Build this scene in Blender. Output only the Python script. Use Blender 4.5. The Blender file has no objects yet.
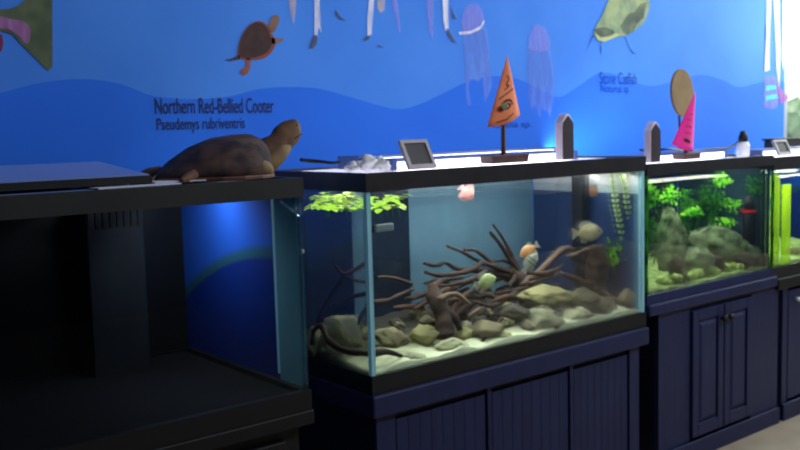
import bpy, bmesh, math, random
from mathutils import Vector, Matrix, noise
random.seed(7)
C = bpy.context.scene
COL = C.collection
PI = math.pi

# ------------------------------------------------------------------ materials
def lin(c):
    return tuple(((v/255)/12.92 if v/255 <= 0.04045 else ((v/255+0.055)/1.055)**2.4) for v in c) + (1.0,)

def nt(name):
    m = bpy.data.materials.new(name); m.use_nodes = True
    n = m.node_tree; n.nodes.clear()
    o = n.nodes.new('ShaderNodeOutputMaterial')
    return m, n, o

def principled(name, c1, c2=None, scale=8.0, rough=0.6, detail=4, spec=0.4, bump=0.0, metal=0.0, emis=None, estr=0.0, stretch=None, lo=0.35, hi=0.65):
    m, n, o = nt(name)
    b = n.nodes.new('ShaderNodeBsdfPrincipled')
    b.inputs['Roughness'].default_value = rough
    b.inputs['Metallic'].default_value = metal
    b.inputs['Specular IOR Level'].default_value = spec
    n.links.new(b.outputs[0], o.inputs[0])
    if c2 is None:
        b.inputs['Base Color'].default_value = lin(c1)
    tc = n.nodes.new('ShaderNodeTexCoord')
    mp = n.nodes.new('ShaderNodeMapping')
    if stretch: mp.inputs['Scale'].default_value = stretch
    n.links.new(tc.outputs['Object'], mp.inputs[0])
    ns = n.nodes.new('ShaderNodeTexNoise'); ns.inputs['Scale'].default_value = scale; ns.inputs['Detail'].default_value = detail
    n.links.new(mp.outputs[0], ns.inputs['Vector'])
    if c2 is not None:
        r = n.nodes.new('ShaderNodeValToRGB')
        r.color_ramp.elements[0].position = lo; r.color_ramp.elements[0].color = lin(c1)
        r.color_ramp.elements[1].position = hi; r.color_ramp.elements[1].color = lin(c2)
        n.links.new(ns.outputs[0], r.inputs[0]); n.links.new(r.outputs[0], b.inputs['Base Color'])
    if bump:
        bp = n.nodes.new('ShaderNodeBump'); bp.inputs['Strength'].default_value = bump
        n.links.new(ns.outputs[0], bp.inputs['Height']); n.links.new(bp.outputs[0], b.inputs['Normal'])
    if emis:
        b.inputs['Emission Color'].default_value = lin(emis); b.inputs['Emission Strength'].default_value = estr
    return m

def emission(name, c, s):
    m, n, o = nt(name)
    e = n.nodes.new('ShaderNodeEmission'); e.inputs[0].default_value = lin(c); e.inputs[1].default_value = s
    n.links.new(e.outputs[0], o.inputs[0]); return m

def sheer(name, tint, gloss=1.0, rough=0.02, haze=0.0, hazecol=(200,220,230), back=False):
    """thin clear sheet: tinted see-through, mirror-like at grazing angles, a little milky if haze > 0"""
    m, n, o = nt(name)
    t = n.nodes.new('ShaderNodeBsdfTransparent'); t.inputs[0].default_value = lin(tint)
    g = n.nodes.new('ShaderNodeBsdfGlossy'); g.inputs['Roughness'].default_value = rough
    f = n.nodes.new('ShaderNodeFresnel'); f.inputs['IOR'].default_value = 1.33
    mu = n.nodes.new('ShaderNodeMath'); mu.operation = 'MULTIPLY'; mu.inputs[1].default_value = gloss
    n.links.new(f.outputs[0], mu.inputs[0])
    mx = n.nodes.new('ShaderNodeMixShader')
    n.links.new(mu.outputs[0], mx.inputs[0]); n.links.new(t.outputs[0], mx.inputs[1]); n.links.new(g.outputs[0], mx.inputs[2])
    last = mx
    if haze:
        d = n.nodes.new('ShaderNodeBsdfTranslucent' if back else 'ShaderNodeBsdfDiffuse'); d.inputs[0].default_value = lin(hazecol)
        m2 = n.nodes.new('ShaderNodeMixShader'); m2.inputs[0].default_value = haze
        n.links.new(mx.outputs[0], m2.inputs[1]); n.links.new(d.outputs[0], m2.inputs[2]); last = m2
    n.links.new(last.outputs[0], o.inputs[0]); return m

def wash(name, c, alpha):
    """thin paint: lets the wall colour through"""
    m, n, o = nt(name)
    t = n.nodes.new('ShaderNodeBsdfTransparent'); d = n.nodes.new('ShaderNodeBsdfDiffuse'); d.inputs[0].default_value = lin(c)
    tc = n.nodes.new('ShaderNodeTexCoord'); ns = n.nodes.new('ShaderNodeTexNoise'); ns.inputs['Scale'].default_value = 14
    mp = n.nodes.new('ShaderNodeMapping'); mp.inputs['Scale'].default_value = (3, 1, .6)
    n.links.new(tc.outputs['Object'], mp.inputs[0]); n.links.new(mp.outputs[0], ns.inputs['Vector'])
    mr = n.nodes.new('ShaderNodeMapRange'); mr.inputs[1].default_value = .3; mr.inputs[2].default_value = .7
    mr.inputs[3].default_value = alpha*.6; mr.inputs[4].default_value = min(1, alpha*1.3)
    n.links.new(ns.outputs[0], mr.inputs[0])
    mx = n.nodes.new('ShaderNodeMixShader'); n.links.new(mr.outputs[0], mx.inputs[0])
    n.links.new(t.outputs[0], mx.inputs[1]); n.links.new(d.outputs[0], mx.inputs[2]); n.links.new(mx.outputs[0], o.inputs[0]); return m

def foliage(name, c1, c2, scale):
    m, n, o = nt(name)
    tc = n.nodes.new('ShaderNodeTexCoord'); ns = n.nodes.new('ShaderNodeTexNoise'); ns.inputs['Scale'].default_value = scale
    n.links.new(tc.outputs['Object'], ns.inputs['Vector'])
    r = n.nodes.new('ShaderNodeValToRGB'); r.color_ramp.elements[0].position = .38; r.color_ramp.elements[0].color = lin(c1)
    r.color_ramp.elements[1].position = .62; r.color_ramp.elements[1].color = lin(c2); n.links.new(ns.outputs[0], r.inputs[0])
    d = n.nodes.new('ShaderNodeBsdfDiffuse'); t = n.nodes.new('ShaderNodeBsdfTranslucent'); mx = n.nodes.new('ShaderNodeMixShader'); mx.inputs[0].default_value = .5
    n.links.new(r.outputs[0], d.inputs[0]); n.links.new(r.outputs[0], t.inputs[0])
    n.links.new(d.outputs[0], mx.inputs[1]); n.links.new(t.outputs[0], mx.inputs[2]); n.links.new(mx.outputs[0], o.inputs[0]); return m

MAT = dict(
    mural=principled('mural_blue', (62,128,228), (72,138,236), scale=2.2, rough=.75, spec=.2),
    hill=principled('mural_hill', (34,106,228), (42,114,236), scale=1.5, rough=.75, spec=.2),
    floor=principled('floor_tile', (146,132,116), (164,150,134), scale=5, rough=.55),
    rim=principled('black_trim', (26,25,30), (36,35,41), scale=20, rough=.45),
    rimgrey=principled('worn_black_trim', (27,30,31), (36,38,38), scale=9, rough=.55),
    bottomtrim=principled('bottom_trim', (13,14,20), (19,20,27), scale=14, rough=.5),
    housing=principled('lamp_housing', (70,88,140), (84,102,154), scale=4, rough=.35),  # blue in the colour stands for the wall reflected in the metal
    black=principled('matt_black', (9,9,12), (14,14,18), scale=12, rough=.6),
    navy=principled('navy_paint', (19,28,70), (25,35,80), scale=6, rough=.5, stretch=(6,6,.7)),
    navydark=principled('navy_recess', (14,18,44), (18,23,52), scale=6, rough=.6, stretch=(6,6,.7)),
    darkcab=principled('dark_stand', (9,9,14), (13,12,18), scale=6, rough=.55, stretch=(6,6,.7)),
    glass=sheer('tank_glass', (251,254,254), gloss=.6),
    glassdark=sheer('tank_glass_dull', (236,242,246), gloss=.5),
    glassgreen=sheer('tank_glass_green', (225,245,150), gloss=.4, haze=.5, hazecol=(214,232,60), back=True),
    glassteal=sheer('glass_haze_teal', (235,250,252), gloss=.2, haze=.55, hazecol=(130,180,190)),
    water=sheer('tank_water', (244,250,252), gloss=.25),
    seam=principled('pale_seam', (128,178,196), (146,194,206), scale=6, rough=.25, emis=(110,165,185), estr=.12),  # faint emission keeps the seam bright without light falling on it
    lid=principled('lid_lamp_glow', (236,236,246), rough=.25, emis=(240,238,255), estr=.75),  # emission stands in for lamp light glowing through the lid glass
    liddull=principled('lid_wall_reflection', (124,146,204), (134,154,210), scale=3, rough=.3),  # bluish base colour paints in the wall's reflection on the lid
    lamp=emission('lamp_diffuser', (244,240,255), 4.5),
    gravel=None,
    gravelgreen=principled('mossy_gravel', (72,98,44), (170,192,108), scale=30, rough=.9, bump=.6),
    graveldark=principled('dark_gravel', (2,3,6), (4,6,10), scale=30, rough=.9),
    rock=principled('tan_rock', (66,60,44), (142,130,98), scale=7, rough=.9, bump=.5),
    rockpale=principled('pale_rock', (98,98,74), (176,174,138), scale=6, rough=.9, bump=.4),
    rockyel=principled('yellow_rock', (104,100,62), (160,152,104), scale=6, rough=.9, bump=.4),
    rockdark=principled('dark_rock', (34,32,30), (74,68,58), scale=7, rough=.9, bump=.5),
    mossbright=principled('moss_bright', (84,116,40), (206,224,124), scale=40, rough=.95, bump=.8),
    rockmoss=principled('mossy_rock', (40,52,34), (132,144,104), scale=30, rough=.95, bump=.9, detail=8),
    wood=principled('driftwood', (24,15,13), (66,43,35), scale=9, rough=.85, bump=.5, stretch=(1,1,2)),
    woodpale=principled('driftwood_pale', (74,58,50), (128,102,86), scale=9, rough=.85, bump=.4),
    trunk=principled('driftwood_brown', (30,20,15), (84,57,42), scale=7, rough=.9, bump=.6, stretch=(2,2,.6)),
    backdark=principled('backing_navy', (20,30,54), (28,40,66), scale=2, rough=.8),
    reflteal=principled('reflection_teal', (112,138,158), (126,150,170), scale=2, rough=.8),  # teal painted in for room reflections seen in the glass
    reflnavy=principled('reflection_navy', (50,68,118), (66,84,138), scale=3, rough=.8, stretch=(3,3,.5)),  # navy painted in for reflections on the end glass
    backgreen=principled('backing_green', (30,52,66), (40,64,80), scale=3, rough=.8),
    reflpale=principled('reflection_pale', (226,218,228), (240,232,238), scale=4, rough=.8),  # pale colour stands for reflected light and haze above the water
    leaf=foliage('leaf_tissue', (70, 170, 40), (170, 240, 70), 14),
    leafdark=foliage('leafdark_tissue', (30, 90, 36), (76, 150, 54), 14),
    leafpale=foliage('leafpale_tissue', (206,230,160), (244,252,206), 20),
    leafyel=principled('leaf_lime_glow', (170,210,70), (214,240,110), scale=14, rough=.5, emis=(190,235,90), estr=.5),  # emission added so the leaves look brightly lit
    white=principled('white_plastic', (214,214,214), rough=.4),
    greywhite=principled('grey_plastic', (150,156,166), rough=.4),
    paper=principled('paper', (206,210,226), rough=.8),
    cream=principled('fish_cream', (160,146,104), (196,182,146), scale=40, rough=.4),
    orange=principled('fish_orange', (170,112,68), (190,150,104), scale=40, rough=.4),
    orangedark=principled('fish_brown_orange', (150,84,50), (190,130,90), scale=40, rough=.4),
    pinkish=principled('fish_pink', (150,100,100), (176,124,116), scale=40, rough=.4),
    greenfish=principled('fish_greenish', (150,164,104), (186,196,140), scale=40, rough=.4),
    finpale=principled('fin_pale', (138,136,124), rough=.5),
    eye=principled('fish_eye', (10,10,12), rough=.2),
    shell=principled('turtle_shell', (44,34,42), (88,66,60), scale=22, rough=.85, bump=.3),
    shelledge=principled('turtle_shell_edge', (86,56,48), (122,84,64), scale=12, rough=.55),
    skin=principled('turtle_skin', (84,60,50), (120,88,62), scale=16, rough=.7, bump=.4),
    skinpale=principled('turtle_throat', (112,92,62), (140,116,78), scale=16, rough=.7, bump=.3),
    orangecard=principled('orange_card', (206,110,72), (222,130,88), scale=10, rough=.8),
    pinkcard=principled('pink_card', (222,34,138), (234,48,152), scale=10, rough=.8),
    ink=principled('dark_ink', (52,26,34), rough=.8),
    inkwall=principled('wall_ink', (26,32,76), rough=.8),
    inkwash=wash('wall_ink_faded', (24,60,150), .75),
    woodbase=principled('stained_wood', (58,36,34), (82,52,46), scale=14, rough=.5, stretch=(1,6,6)),
    tan=principled('tan_board', (136,112,78), (152,126,90), scale=12, rough=.8),
    slate=principled('slate_board', (44,44,52), (58,58,66), scale=10, rough=.6),
    frame=principled('grey_frame', (150,142,150), (172,164,170), scale=14, rough=.5),
    postside=principled('post_side_lit', (232,214,220), rough=.6),  # pale colour puts the glow of the tank lights on the sides
    postface=principled('post_face', (50,44,54), (64,56,62), scale=9, rough=.5),
    red=principled('red_band', (200,30,50), rough=.4),
    filt=principled('filter_black', (14,16,24), (22,24,34), scale=8, rough=.5),
    overflow=principled('overflow_box', (32,34,38), (40,42,46), scale=6, rough=.6, stretch=(3,3,.4)),
    endblue=None,
    p_olive=principled('paint_olive', (70,84,62), (92,104,76), scale=18, rough=.8),
    p_pink=wash('paint_pink', (176,120,180), .75),
    p_red=principled('paint_red', (120,40,80), rough=.8),
    p_brown=principled('paint_brown', (56,36,40), (74,48,46), scale=20, rough=.8),
    p_rust=principled('paint_rust', (128,68,56), (150,86,64), scale=22, rough=.8),
    p_tanskin=principled('paint_tan_skin', (122,92,84), (140,112,92), scale=20, rough=.8),
    p_white=wash('paint_white', (236,236,250), .85),
    p_cream=wash('paint_cream', (214,196,190), .6),
    p_lilac=wash('paint_lilac', (170,164,238), .42),
    p_lilac2=wash('paint_lilac_faint', (150,180,246), .30),
    p_grey=principled('paint_grey_foot', (64,72,104), (82,90,116), scale=20, rough=.8),
    p_fish=principled('paint_fish_green', (118,140,112), (160,172,126), scale=16, rough=.8),
    p_fishdark=principled('paint_fish_dark', (66,78,70), (110,122,96), scale=16, rough=.8),
    p_lip=principled('paint_lip', (176,186,120), (196,200,140), scale=16, rough=.8),
    p_teal=principled('paint_teal', (60,180,190), (80,200,205), scale=16, rough=.8),
    bottle=principled('bottle_white', (236,236,240), rough=.3),
    sky=emission('daylight', (255,255,255), 3.0),
    shrub=principled('outdoor_shrub', (120,150,110), (190,210,180), scale=10, rough=.9),
)

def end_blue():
    # mural reflection painted on the end glass: light blue water over a rounded dark blue hill with a green line along its crest
    m, n, o = nt('mural_reflection_panel')
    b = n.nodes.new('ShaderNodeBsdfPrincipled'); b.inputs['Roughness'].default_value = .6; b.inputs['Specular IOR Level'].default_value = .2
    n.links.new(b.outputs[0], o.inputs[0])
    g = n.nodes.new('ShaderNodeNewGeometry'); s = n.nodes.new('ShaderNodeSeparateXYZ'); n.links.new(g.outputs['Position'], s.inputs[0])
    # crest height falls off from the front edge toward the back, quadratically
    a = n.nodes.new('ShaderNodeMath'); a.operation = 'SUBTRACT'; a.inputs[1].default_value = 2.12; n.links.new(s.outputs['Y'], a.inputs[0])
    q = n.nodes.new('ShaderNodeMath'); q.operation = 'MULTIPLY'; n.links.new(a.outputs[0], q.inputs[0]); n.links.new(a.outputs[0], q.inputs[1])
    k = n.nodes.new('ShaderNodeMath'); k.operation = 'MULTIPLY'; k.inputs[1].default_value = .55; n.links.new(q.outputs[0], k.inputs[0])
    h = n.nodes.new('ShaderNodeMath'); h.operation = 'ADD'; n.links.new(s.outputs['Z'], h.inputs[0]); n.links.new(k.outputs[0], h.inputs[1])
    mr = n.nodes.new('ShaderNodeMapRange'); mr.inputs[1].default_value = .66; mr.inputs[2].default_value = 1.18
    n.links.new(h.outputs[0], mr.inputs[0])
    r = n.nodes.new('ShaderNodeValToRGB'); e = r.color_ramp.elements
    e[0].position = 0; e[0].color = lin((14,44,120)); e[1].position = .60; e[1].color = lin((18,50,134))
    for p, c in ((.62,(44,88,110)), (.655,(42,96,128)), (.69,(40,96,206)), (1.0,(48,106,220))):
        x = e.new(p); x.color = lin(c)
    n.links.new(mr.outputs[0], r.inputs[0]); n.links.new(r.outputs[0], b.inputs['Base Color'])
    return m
MAT['endblue'] = end_blue()
def sand():
    # pale sand at the front glass, darkened toward the back for shade in the rubble
    m, n, o = nt('aquarium_sand')
    b = n.nodes.new('ShaderNodeBsdfPrincipled'); b.inputs['Roughness'].default_value = .95; b.inputs['Specular IOR Level'].default_value = .2
    n.links.new(b.outputs[0], o.inputs[0])
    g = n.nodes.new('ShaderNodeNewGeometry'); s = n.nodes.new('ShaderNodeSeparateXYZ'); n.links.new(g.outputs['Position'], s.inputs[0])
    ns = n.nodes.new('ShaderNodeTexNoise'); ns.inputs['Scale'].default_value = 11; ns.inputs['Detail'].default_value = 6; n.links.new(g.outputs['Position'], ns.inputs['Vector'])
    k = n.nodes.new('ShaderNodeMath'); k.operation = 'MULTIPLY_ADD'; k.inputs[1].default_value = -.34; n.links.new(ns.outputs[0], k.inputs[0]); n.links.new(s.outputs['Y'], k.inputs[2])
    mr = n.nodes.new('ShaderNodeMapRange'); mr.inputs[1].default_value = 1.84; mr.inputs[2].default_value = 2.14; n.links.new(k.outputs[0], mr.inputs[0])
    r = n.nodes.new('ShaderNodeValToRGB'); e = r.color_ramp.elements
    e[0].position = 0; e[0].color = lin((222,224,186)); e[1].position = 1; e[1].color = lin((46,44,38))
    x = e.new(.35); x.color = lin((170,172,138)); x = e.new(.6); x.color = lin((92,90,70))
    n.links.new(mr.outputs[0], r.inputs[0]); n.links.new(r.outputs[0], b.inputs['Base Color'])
    n2 = n.nodes.new('ShaderNodeTexNoise'); n2.inputs['Scale'].default_value = 60; n.links.new(g.outputs['Position'], n2.inputs['Vector'])
    bp = n.nodes.new('ShaderNodeBump'); bp.inputs['Strength'].default_value = .5; n.links.new(n2.outputs[0], bp.inputs['Height']); n.links.new(bp.outputs[0], b.inputs['Normal'])
    return m
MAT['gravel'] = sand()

# ------------------------------------------------------------------ mesh helpers (all coordinates in metres, world space)
def box(bm, a, b):
    x0,y0,z0 = a; x1,y1,z1 = b
    v = [bm.verts.new(p) for p in ((x0,y0,z0),(x1,y0,z0),(x1,y1,z0),(x0,y1,z0),(x0,y0,z1),(x1,y0,z1),(x1,y1,z1),(x0,y1,z1))]
    for f in ((0,3,2,1),(4,5,6,7),(0,1,5,4),(1,2,6,5),(2,3,7,6),(3,0,4,7)): bm.faces.new([v[i] for i in f])
    return v

def prism(bm, poly, axis_from, axis_to, plane='XZ'):
    """extrude a polygon; plane XZ extrudes along Y"""
    def P(u, w, t):
        return (u, t, w) if plane == 'XZ' else ((t, u, w) if plane == 'YZ' else (u, w, t))
    a = [bm.verts.new(P(u, w, axis_from)) for u, w in poly]
    b = [bm.verts.new(P(u, w, axis_to)) for u, w in poly]
    n = len(poly)
    bm.faces.new(a); bm.faces.new(b[::-1])
    for i in range(n): bm.faces.new((a[i], b[i], b[(i+1) % n], a[(i+1) % n]))

def catmull(p, n=5):
    p = [Vector(q) for q in p]
    if len(p) < 3: return p
    q = [2*p[0]-p[1]] + p + [2*p[-1]-p[-2]]
    out = []
    for i in range(1, len(q)-2):
        for k in range(n):
            t = k/n
            out.append(.5*((2*q[i]) + (q[i+1]-q[i-1])*t + (2*q[i-1]-5*q[i]+4*q[i+1]-q[i+2])*t*t + (3*q[i]-q[i-1]-3*q[i+1]+q[i+2])*t**3))
    out.append(p[-1]); return out

def tube(bm, pts4, seg=8, rough=0.0, smooth=5, seed=0):
    """swept tube through (x, y, z, radius) points"""
    p = catmull([Vector(q[:3]).to_4d() if False else Vector(q) for q in [Vector((a[0],a[1],a[2],a[3])) for a in pts4]], smooth)
    P = [Vector(q[:3]) for q in p]; Rr = [max(q[3], 1e-4) for q in p]
    up = Vector((.3,.5,.8)); rings = []
    for i, c in enumerate(P):
        t = (P[min(i+1, len(P)-1)] - P[max(i-1, 0)]).normalized()
        u = (up - t*up.dot(t)).normalized(); w = t.cross(u); up = u
        ring = []
        for k in range(seg):
            an = 2*PI*k/seg; d = u*math.cos(an) + w*math.sin(an)
            rr = Rr[i]*(1 + rough*noise.noise((c + d*Rr[i])*30 + Vector((seed,0,0))))
            ring.append(bm.verts.new(c + d*rr))
        rings.append(ring)
    for a, b in zip(rings, rings[1:]):
        for k in range(seg): bm.faces.new((a[k], a[(k+1) % seg], b[(k+1) % seg], b[k]))
    bm.faces.new(rings[0][::-1]); bm.faces.new(rings[-1])

def lathe(bm, prof, c, seg=20):
    rings = []
    for r, z in prof:
        rings.append([bm.verts.new((c[0]+r*math.cos(2*PI*k/seg), c[1]+r*math.sin(2*PI*k/seg), c[2]+z)) for k in range(seg)])
    for a, b in zip(rings, rings[1:]):
        for k in range(seg): bm.faces.new((a[k], a[(k+1) % seg], b[(k+1) % seg], b[k]))
    bm.faces.new(rings[0][::-1]); bm.faces.new(rings[-1])

def blob(bm, c, s, rot=0.0, tilt=0.0, rough=.25, seed=0, sub=3, freq=1.6, flat=None, chip=0):
    t = bmesh.new(); bmesh.ops.create_icosphere(t, subdivisions=sub, radius=1)
    M_ = Matrix.Rotation(rot, 3, 'Z') @ Matrix.Rotation(tilt, 3, 'Y')
    mp = {}
    for v in t.verts:
        d = v.co.copy()
        k = 1 + rough*noise.noise(d*freq + Vector((seed*3.7, seed*1.3, seed))) + rough*.5*noise.noise(d*freq*2.7 + Vector((seed, 9, seed)))
        if chip:  # knock flat facets off, like broken stone
            for e in range(9):
                n_ = Vector((math.sin(e*2.4+seed), math.cos(e*1.7+seed*2), math.sin(e*3.1+seed*3))).normalized(); h_ = d.dot(n_)*k
                if h_ > chip: k *= chip/h_
        q = Vector((d.x*s[0]*k, d.y*s[1]*k, d.z*s[2]*k))
        if flat is not None and q.z < -s[2]*flat: q.z = -s[2]*flat
        mp[v.index] = bm.verts.new(M_ @ q + Vector(c))
    for f in t.faces: bm.faces.new([mp[v.index] for v in f.verts])
    t.free()

def obj(name, bm, mat, parent=None, smooth=False, bevel=0.0):
    bmesh.ops.recalc_face_normals(bm, faces=bm.faces)
    me = bpy.data.meshes.new(name); bm.to_mesh(me); bm.free()
    o = bpy.data.objects.new(name, me); COL.objects.link(o)
    me.materials.append(MAT[mat])
    if smooth:
        for p in me.polygons: p.use_smooth = True
    if bevel:
        b = o.modifiers.new('edge', 'BEVEL'); b.width = bevel; b.segments = 2; b.limit_method = 'ANGLE'
    if parent is not None: attach(o, parent)
    return o

def attach(o, parent):
    o.parent = parent
    if parent.type == 'EMPTY' and parent.parent is None:
        o.matrix_parent_inverse = Matrix.Translation(-Vector(parent.location))

def tag(o, label=None, cat=None, group=None, kind=None):
    if label: o['label'] = label
    if cat: o['category'] = cat
    if group: o['group'] = group
    if kind: o['kind'] = kind
    return o

def thing(name, loc, label, cat, group=None):
    o = bpy.data.objects.new(name, None); COL.objects.link(o); o.location = loc; o.empty_display_size = .05
    return tag(o, label, cat, group)

def BX(name, a, b, mat, parent=None, bevel=0.0):
    bm = bmesh.new(); box(bm, a, b); return obj(name, bm, mat, parent, bevel=bevel)

# ------------------------------------------------------------------ the setting
WY = 2.80
floor_o = BX('floor', (-3.0,-2.5,-.05), (8.5,5.2,0), 'floor'); tag(floor_o, 'beige floor', None, None, 'structure')
wall = BX('wall_back', (-2.5,WY,0), (5.20,WY+.12,3.0), 'mural'); tag(wall, 'blue painted mural wall behind the tanks', None, None, 'structure')
bb = BX('baseboard_back', (-2.5,WY-.015,0), (5.20,WY,.09), 'navydark'); tag(bb, None, None, None, 'structure')

def mural(name, pts, mat, lift=.002, label=None):
    bm = bmesh.new()
    f = bm.faces.new([bm.verts.new((x, WY-lift, z)) for x, z in pts])
    if f.normal.y > 0: f.normal_flip()
    bmesh.ops.triangulate(bm, faces=bm.faces)
    o = obj(name, bm, mat, wall)
    if label: o['label'] = label
    return o

def spline2(pts, n=6):
    q = catmull([Vector((x, 0, z)) for x, z in pts], n)
    return [(v.x, v.z) for v in q]

def closed2(pts, n=4):
    k = len(pts); out = []
    p = [Vector((a, 0, b)) for a, b in pts]
    for i in range(k):
        a, b, c, d = p[i-1], p[i], p[(i+1) % k], p[(i+2) % k]
        for j in range(n):
            t = j/n
            v = .5*((2*b) + (c-a)*t + (2*a-5*b+4*c-d)*t*t + (3*b-a-3*c+d)*t**3)
            out.append((v.x, v.z))
    return out

crest = spline2([(0.671, 1.435), (0.780, 1.455), (0.895, 1.485), (1.022, 1.499), (1.141, 1.485), (1.238, 1.451), (1.359, 1.438), (1.507, 1.445), (1.644, 1.473), (1.767, 1.481), (1.896, 1.475), (2.030, 1.446), (2.195, 1.408), (2.285, 1.400), (2.400, 1.427), (2.536, 1.476), (2.649, 1.514), (2.796, 1.537), (2.950, 1.522), (3.110, 1.471), (3.211, 1.449), (3.336, 1.495), (3.497, 1.562), (3.663, 1.546), (3.871, 1.505), (4.075, 1.527), (4.335, 1.567), (4.536, 1.543), (4.697, 1.507), (4.895, 1.531), (5.058, 1.550), (5.217, 1.541)])
crest[-1] = (5.199, crest[-1][1])
bm = bmesh.new(); low = [bm.verts.new((x, WY-.0012, .95)) for x, z in crest]; up_ = [bm.verts.new((x, WY-.0012, z)) for x, z in crest]
for i in range(len(crest)-1): bm.faces.new((low[i], low[i+1], up_[i+1], up_[i]))
hl = obj('painted_hills', bm, 'hill', wall); hl['label'] = 'darker blue rolling hills'

# large fish tail at the top left corner
mural('painted_fish_tail', [(0.780, 1.691), (0.824, 1.697), (0.853, 1.710), (0.875, 1.732), (0.947, 1.739), (0.939, 1.613), (0.934, 1.533), (0.921, 1.521), (0.894, 1.550), (0.851, 1.595), (0.825, 1.625), (0.792, 1.633), (0.776, 1.635)], 'p_olive', .003, 'olive painted fish tail')
mural('painted_fish_blush', closed2([(0.779, 1.674), (0.823, 1.668), (0.861, 1.662), (0.877, 1.639), (0.866, 1.598), (0.842, 1.620), (0.815, 1.639), (0.777, 1.643)]), 'p_pink', .004, 'pink patch on the painted fish tail')
mural('painted_fish_fin', [(0.776, 1.626), (0.797, 1.621), (0.798, 1.596), (0.791, 1.573), (0.772, 1.572)], 'p_red', .004, 'dark red painted fin')

# painted pond turtle
mural('painted_turtle_rim', closed2([(1.563, 1.581), (1.574, 1.639), (1.604, 1.684), (1.644, 1.706), (1.679, 1.698), (1.702, 1.664), (1.713, 1.630), (1.690, 1.595), (1.657, 1.577), (1.602, 1.572)]), 'p_rust', .003, 'rust coloured rim of the painted turtle shell')
mural('painted_turtle_shell', closed2([(1.568, 1.588), (1.578, 1.642), (1.608, 1.684), (1.644, 1.703), (1.675, 1.691), (1.694, 1.657), (1.696, 1.626), (1.674, 1.598), (1.634, 1.583), (1.594, 1.578)]), 'p_brown', .004, 'dark brown shell of the painted turtle')
mural('painted_turtle_head', closed2([(1.687, 1.684), (1.701, 1.719), (1.717, 1.731), (1.733, 1.725), (1.728, 1.700), (1.715, 1.679), (1.702, 1.668)]), 'p_tanskin', .003, 'tan head of the painted turtle')
mural('painted_turtle_front_foot', closed2([(1.697, 1.650), (1.722, 1.651), (1.746, 1.649), (1.737, 1.638), (1.708, 1.630), (1.692, 1.633)]), 'p_tanskin', .003)
mural('painted_turtle_hind_foot', closed2([(1.594, 1.578), (1.610, 1.575), (1.609, 1.552), (1.600, 1.531), (1.584, 1.520), (1.568, 1.527), (1.577, 1.541), (1.593, 1.551)]), 'p_rust', .003)
mural('painted_turtle_tail', [(1.568, 1.588), (1.532, 1.573), (1.509, 1.569), (1.536, 1.567), (1.571, 1.574)], 'p_brown', .003)

# legs and feet of painted wading birds along the top
for nm, pts, mt in (
    ('painted_bird_leg', [(1.774, 1.800), (1.808, 1.802), (1.801, 1.746), (1.790, 1.700), (1.779, 1.738)], 'p_cream'),
    ('painted_bird_leg', [(1.885, 1.808), (1.906, 1.809), (1.902, 1.716), (1.909, 1.677), (1.897, 1.698), (1.891, 1.666), (1.878, 1.662), (1.880, 1.708)], 'p_white'),
    ('painted_bird_leg', [(2.134, 1.825), (2.158, 1.827), (2.145, 1.737), (2.138, 1.680), (2.119, 1.676), (2.121, 1.743)], 'p_white'),
    ('painted_bird_leg', [(2.168, 1.828), (2.211, 1.831), (2.204, 1.777), (2.185, 1.765), (2.171, 1.779)], 'p_cream'),
    ('painted_bird_leg', [(2.236, 1.832), (2.266, 1.834), (2.277, 1.751), (2.280, 1.690), (2.266, 1.712), (2.253, 1.773)], 'p_lilac'),
    ('painted_bird_leg', [(2.419, 1.845), (2.456, 1.848), (2.453, 1.769), (2.445, 1.674), (2.430, 1.705), (2.422, 1.775)], 'p_lilac'),
    ('painted_bird_leg', [(2.504, 1.851), (2.537, 1.853), (2.529, 1.797), (2.533, 1.725), (2.516, 1.713), (2.506, 1.756)], 'p_white')):
    mural(nm, pts, mt, .003)
for pts in ([(1.878, 1.669), (1.891, 1.666), (1.886, 1.637), (1.872, 1.622), (1.854, 1.618), (1.864, 1.643)], [(2.109, 1.671), (2.133, 1.680), (2.123, 1.661), (2.099, 1.656)], [(2.522, 1.725), (2.538, 1.710), (2.564, 1.675), (2.581, 1.667), (2.553, 1.670), (2.526, 1.697)], [(2.546, 1.814), (2.562, 1.783), (2.578, 1.760), (2.556, 1.767)], [(1.975, 1.764), (1.996, 1.739), (2.023, 1.726), (1.992, 1.732), (1.974, 1.749)], [(2.165, 1.644), (2.199, 1.634), (2.170, 1.636)]):
    mural('painted_bird_foot', pts, 'p_grey', .004)

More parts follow.
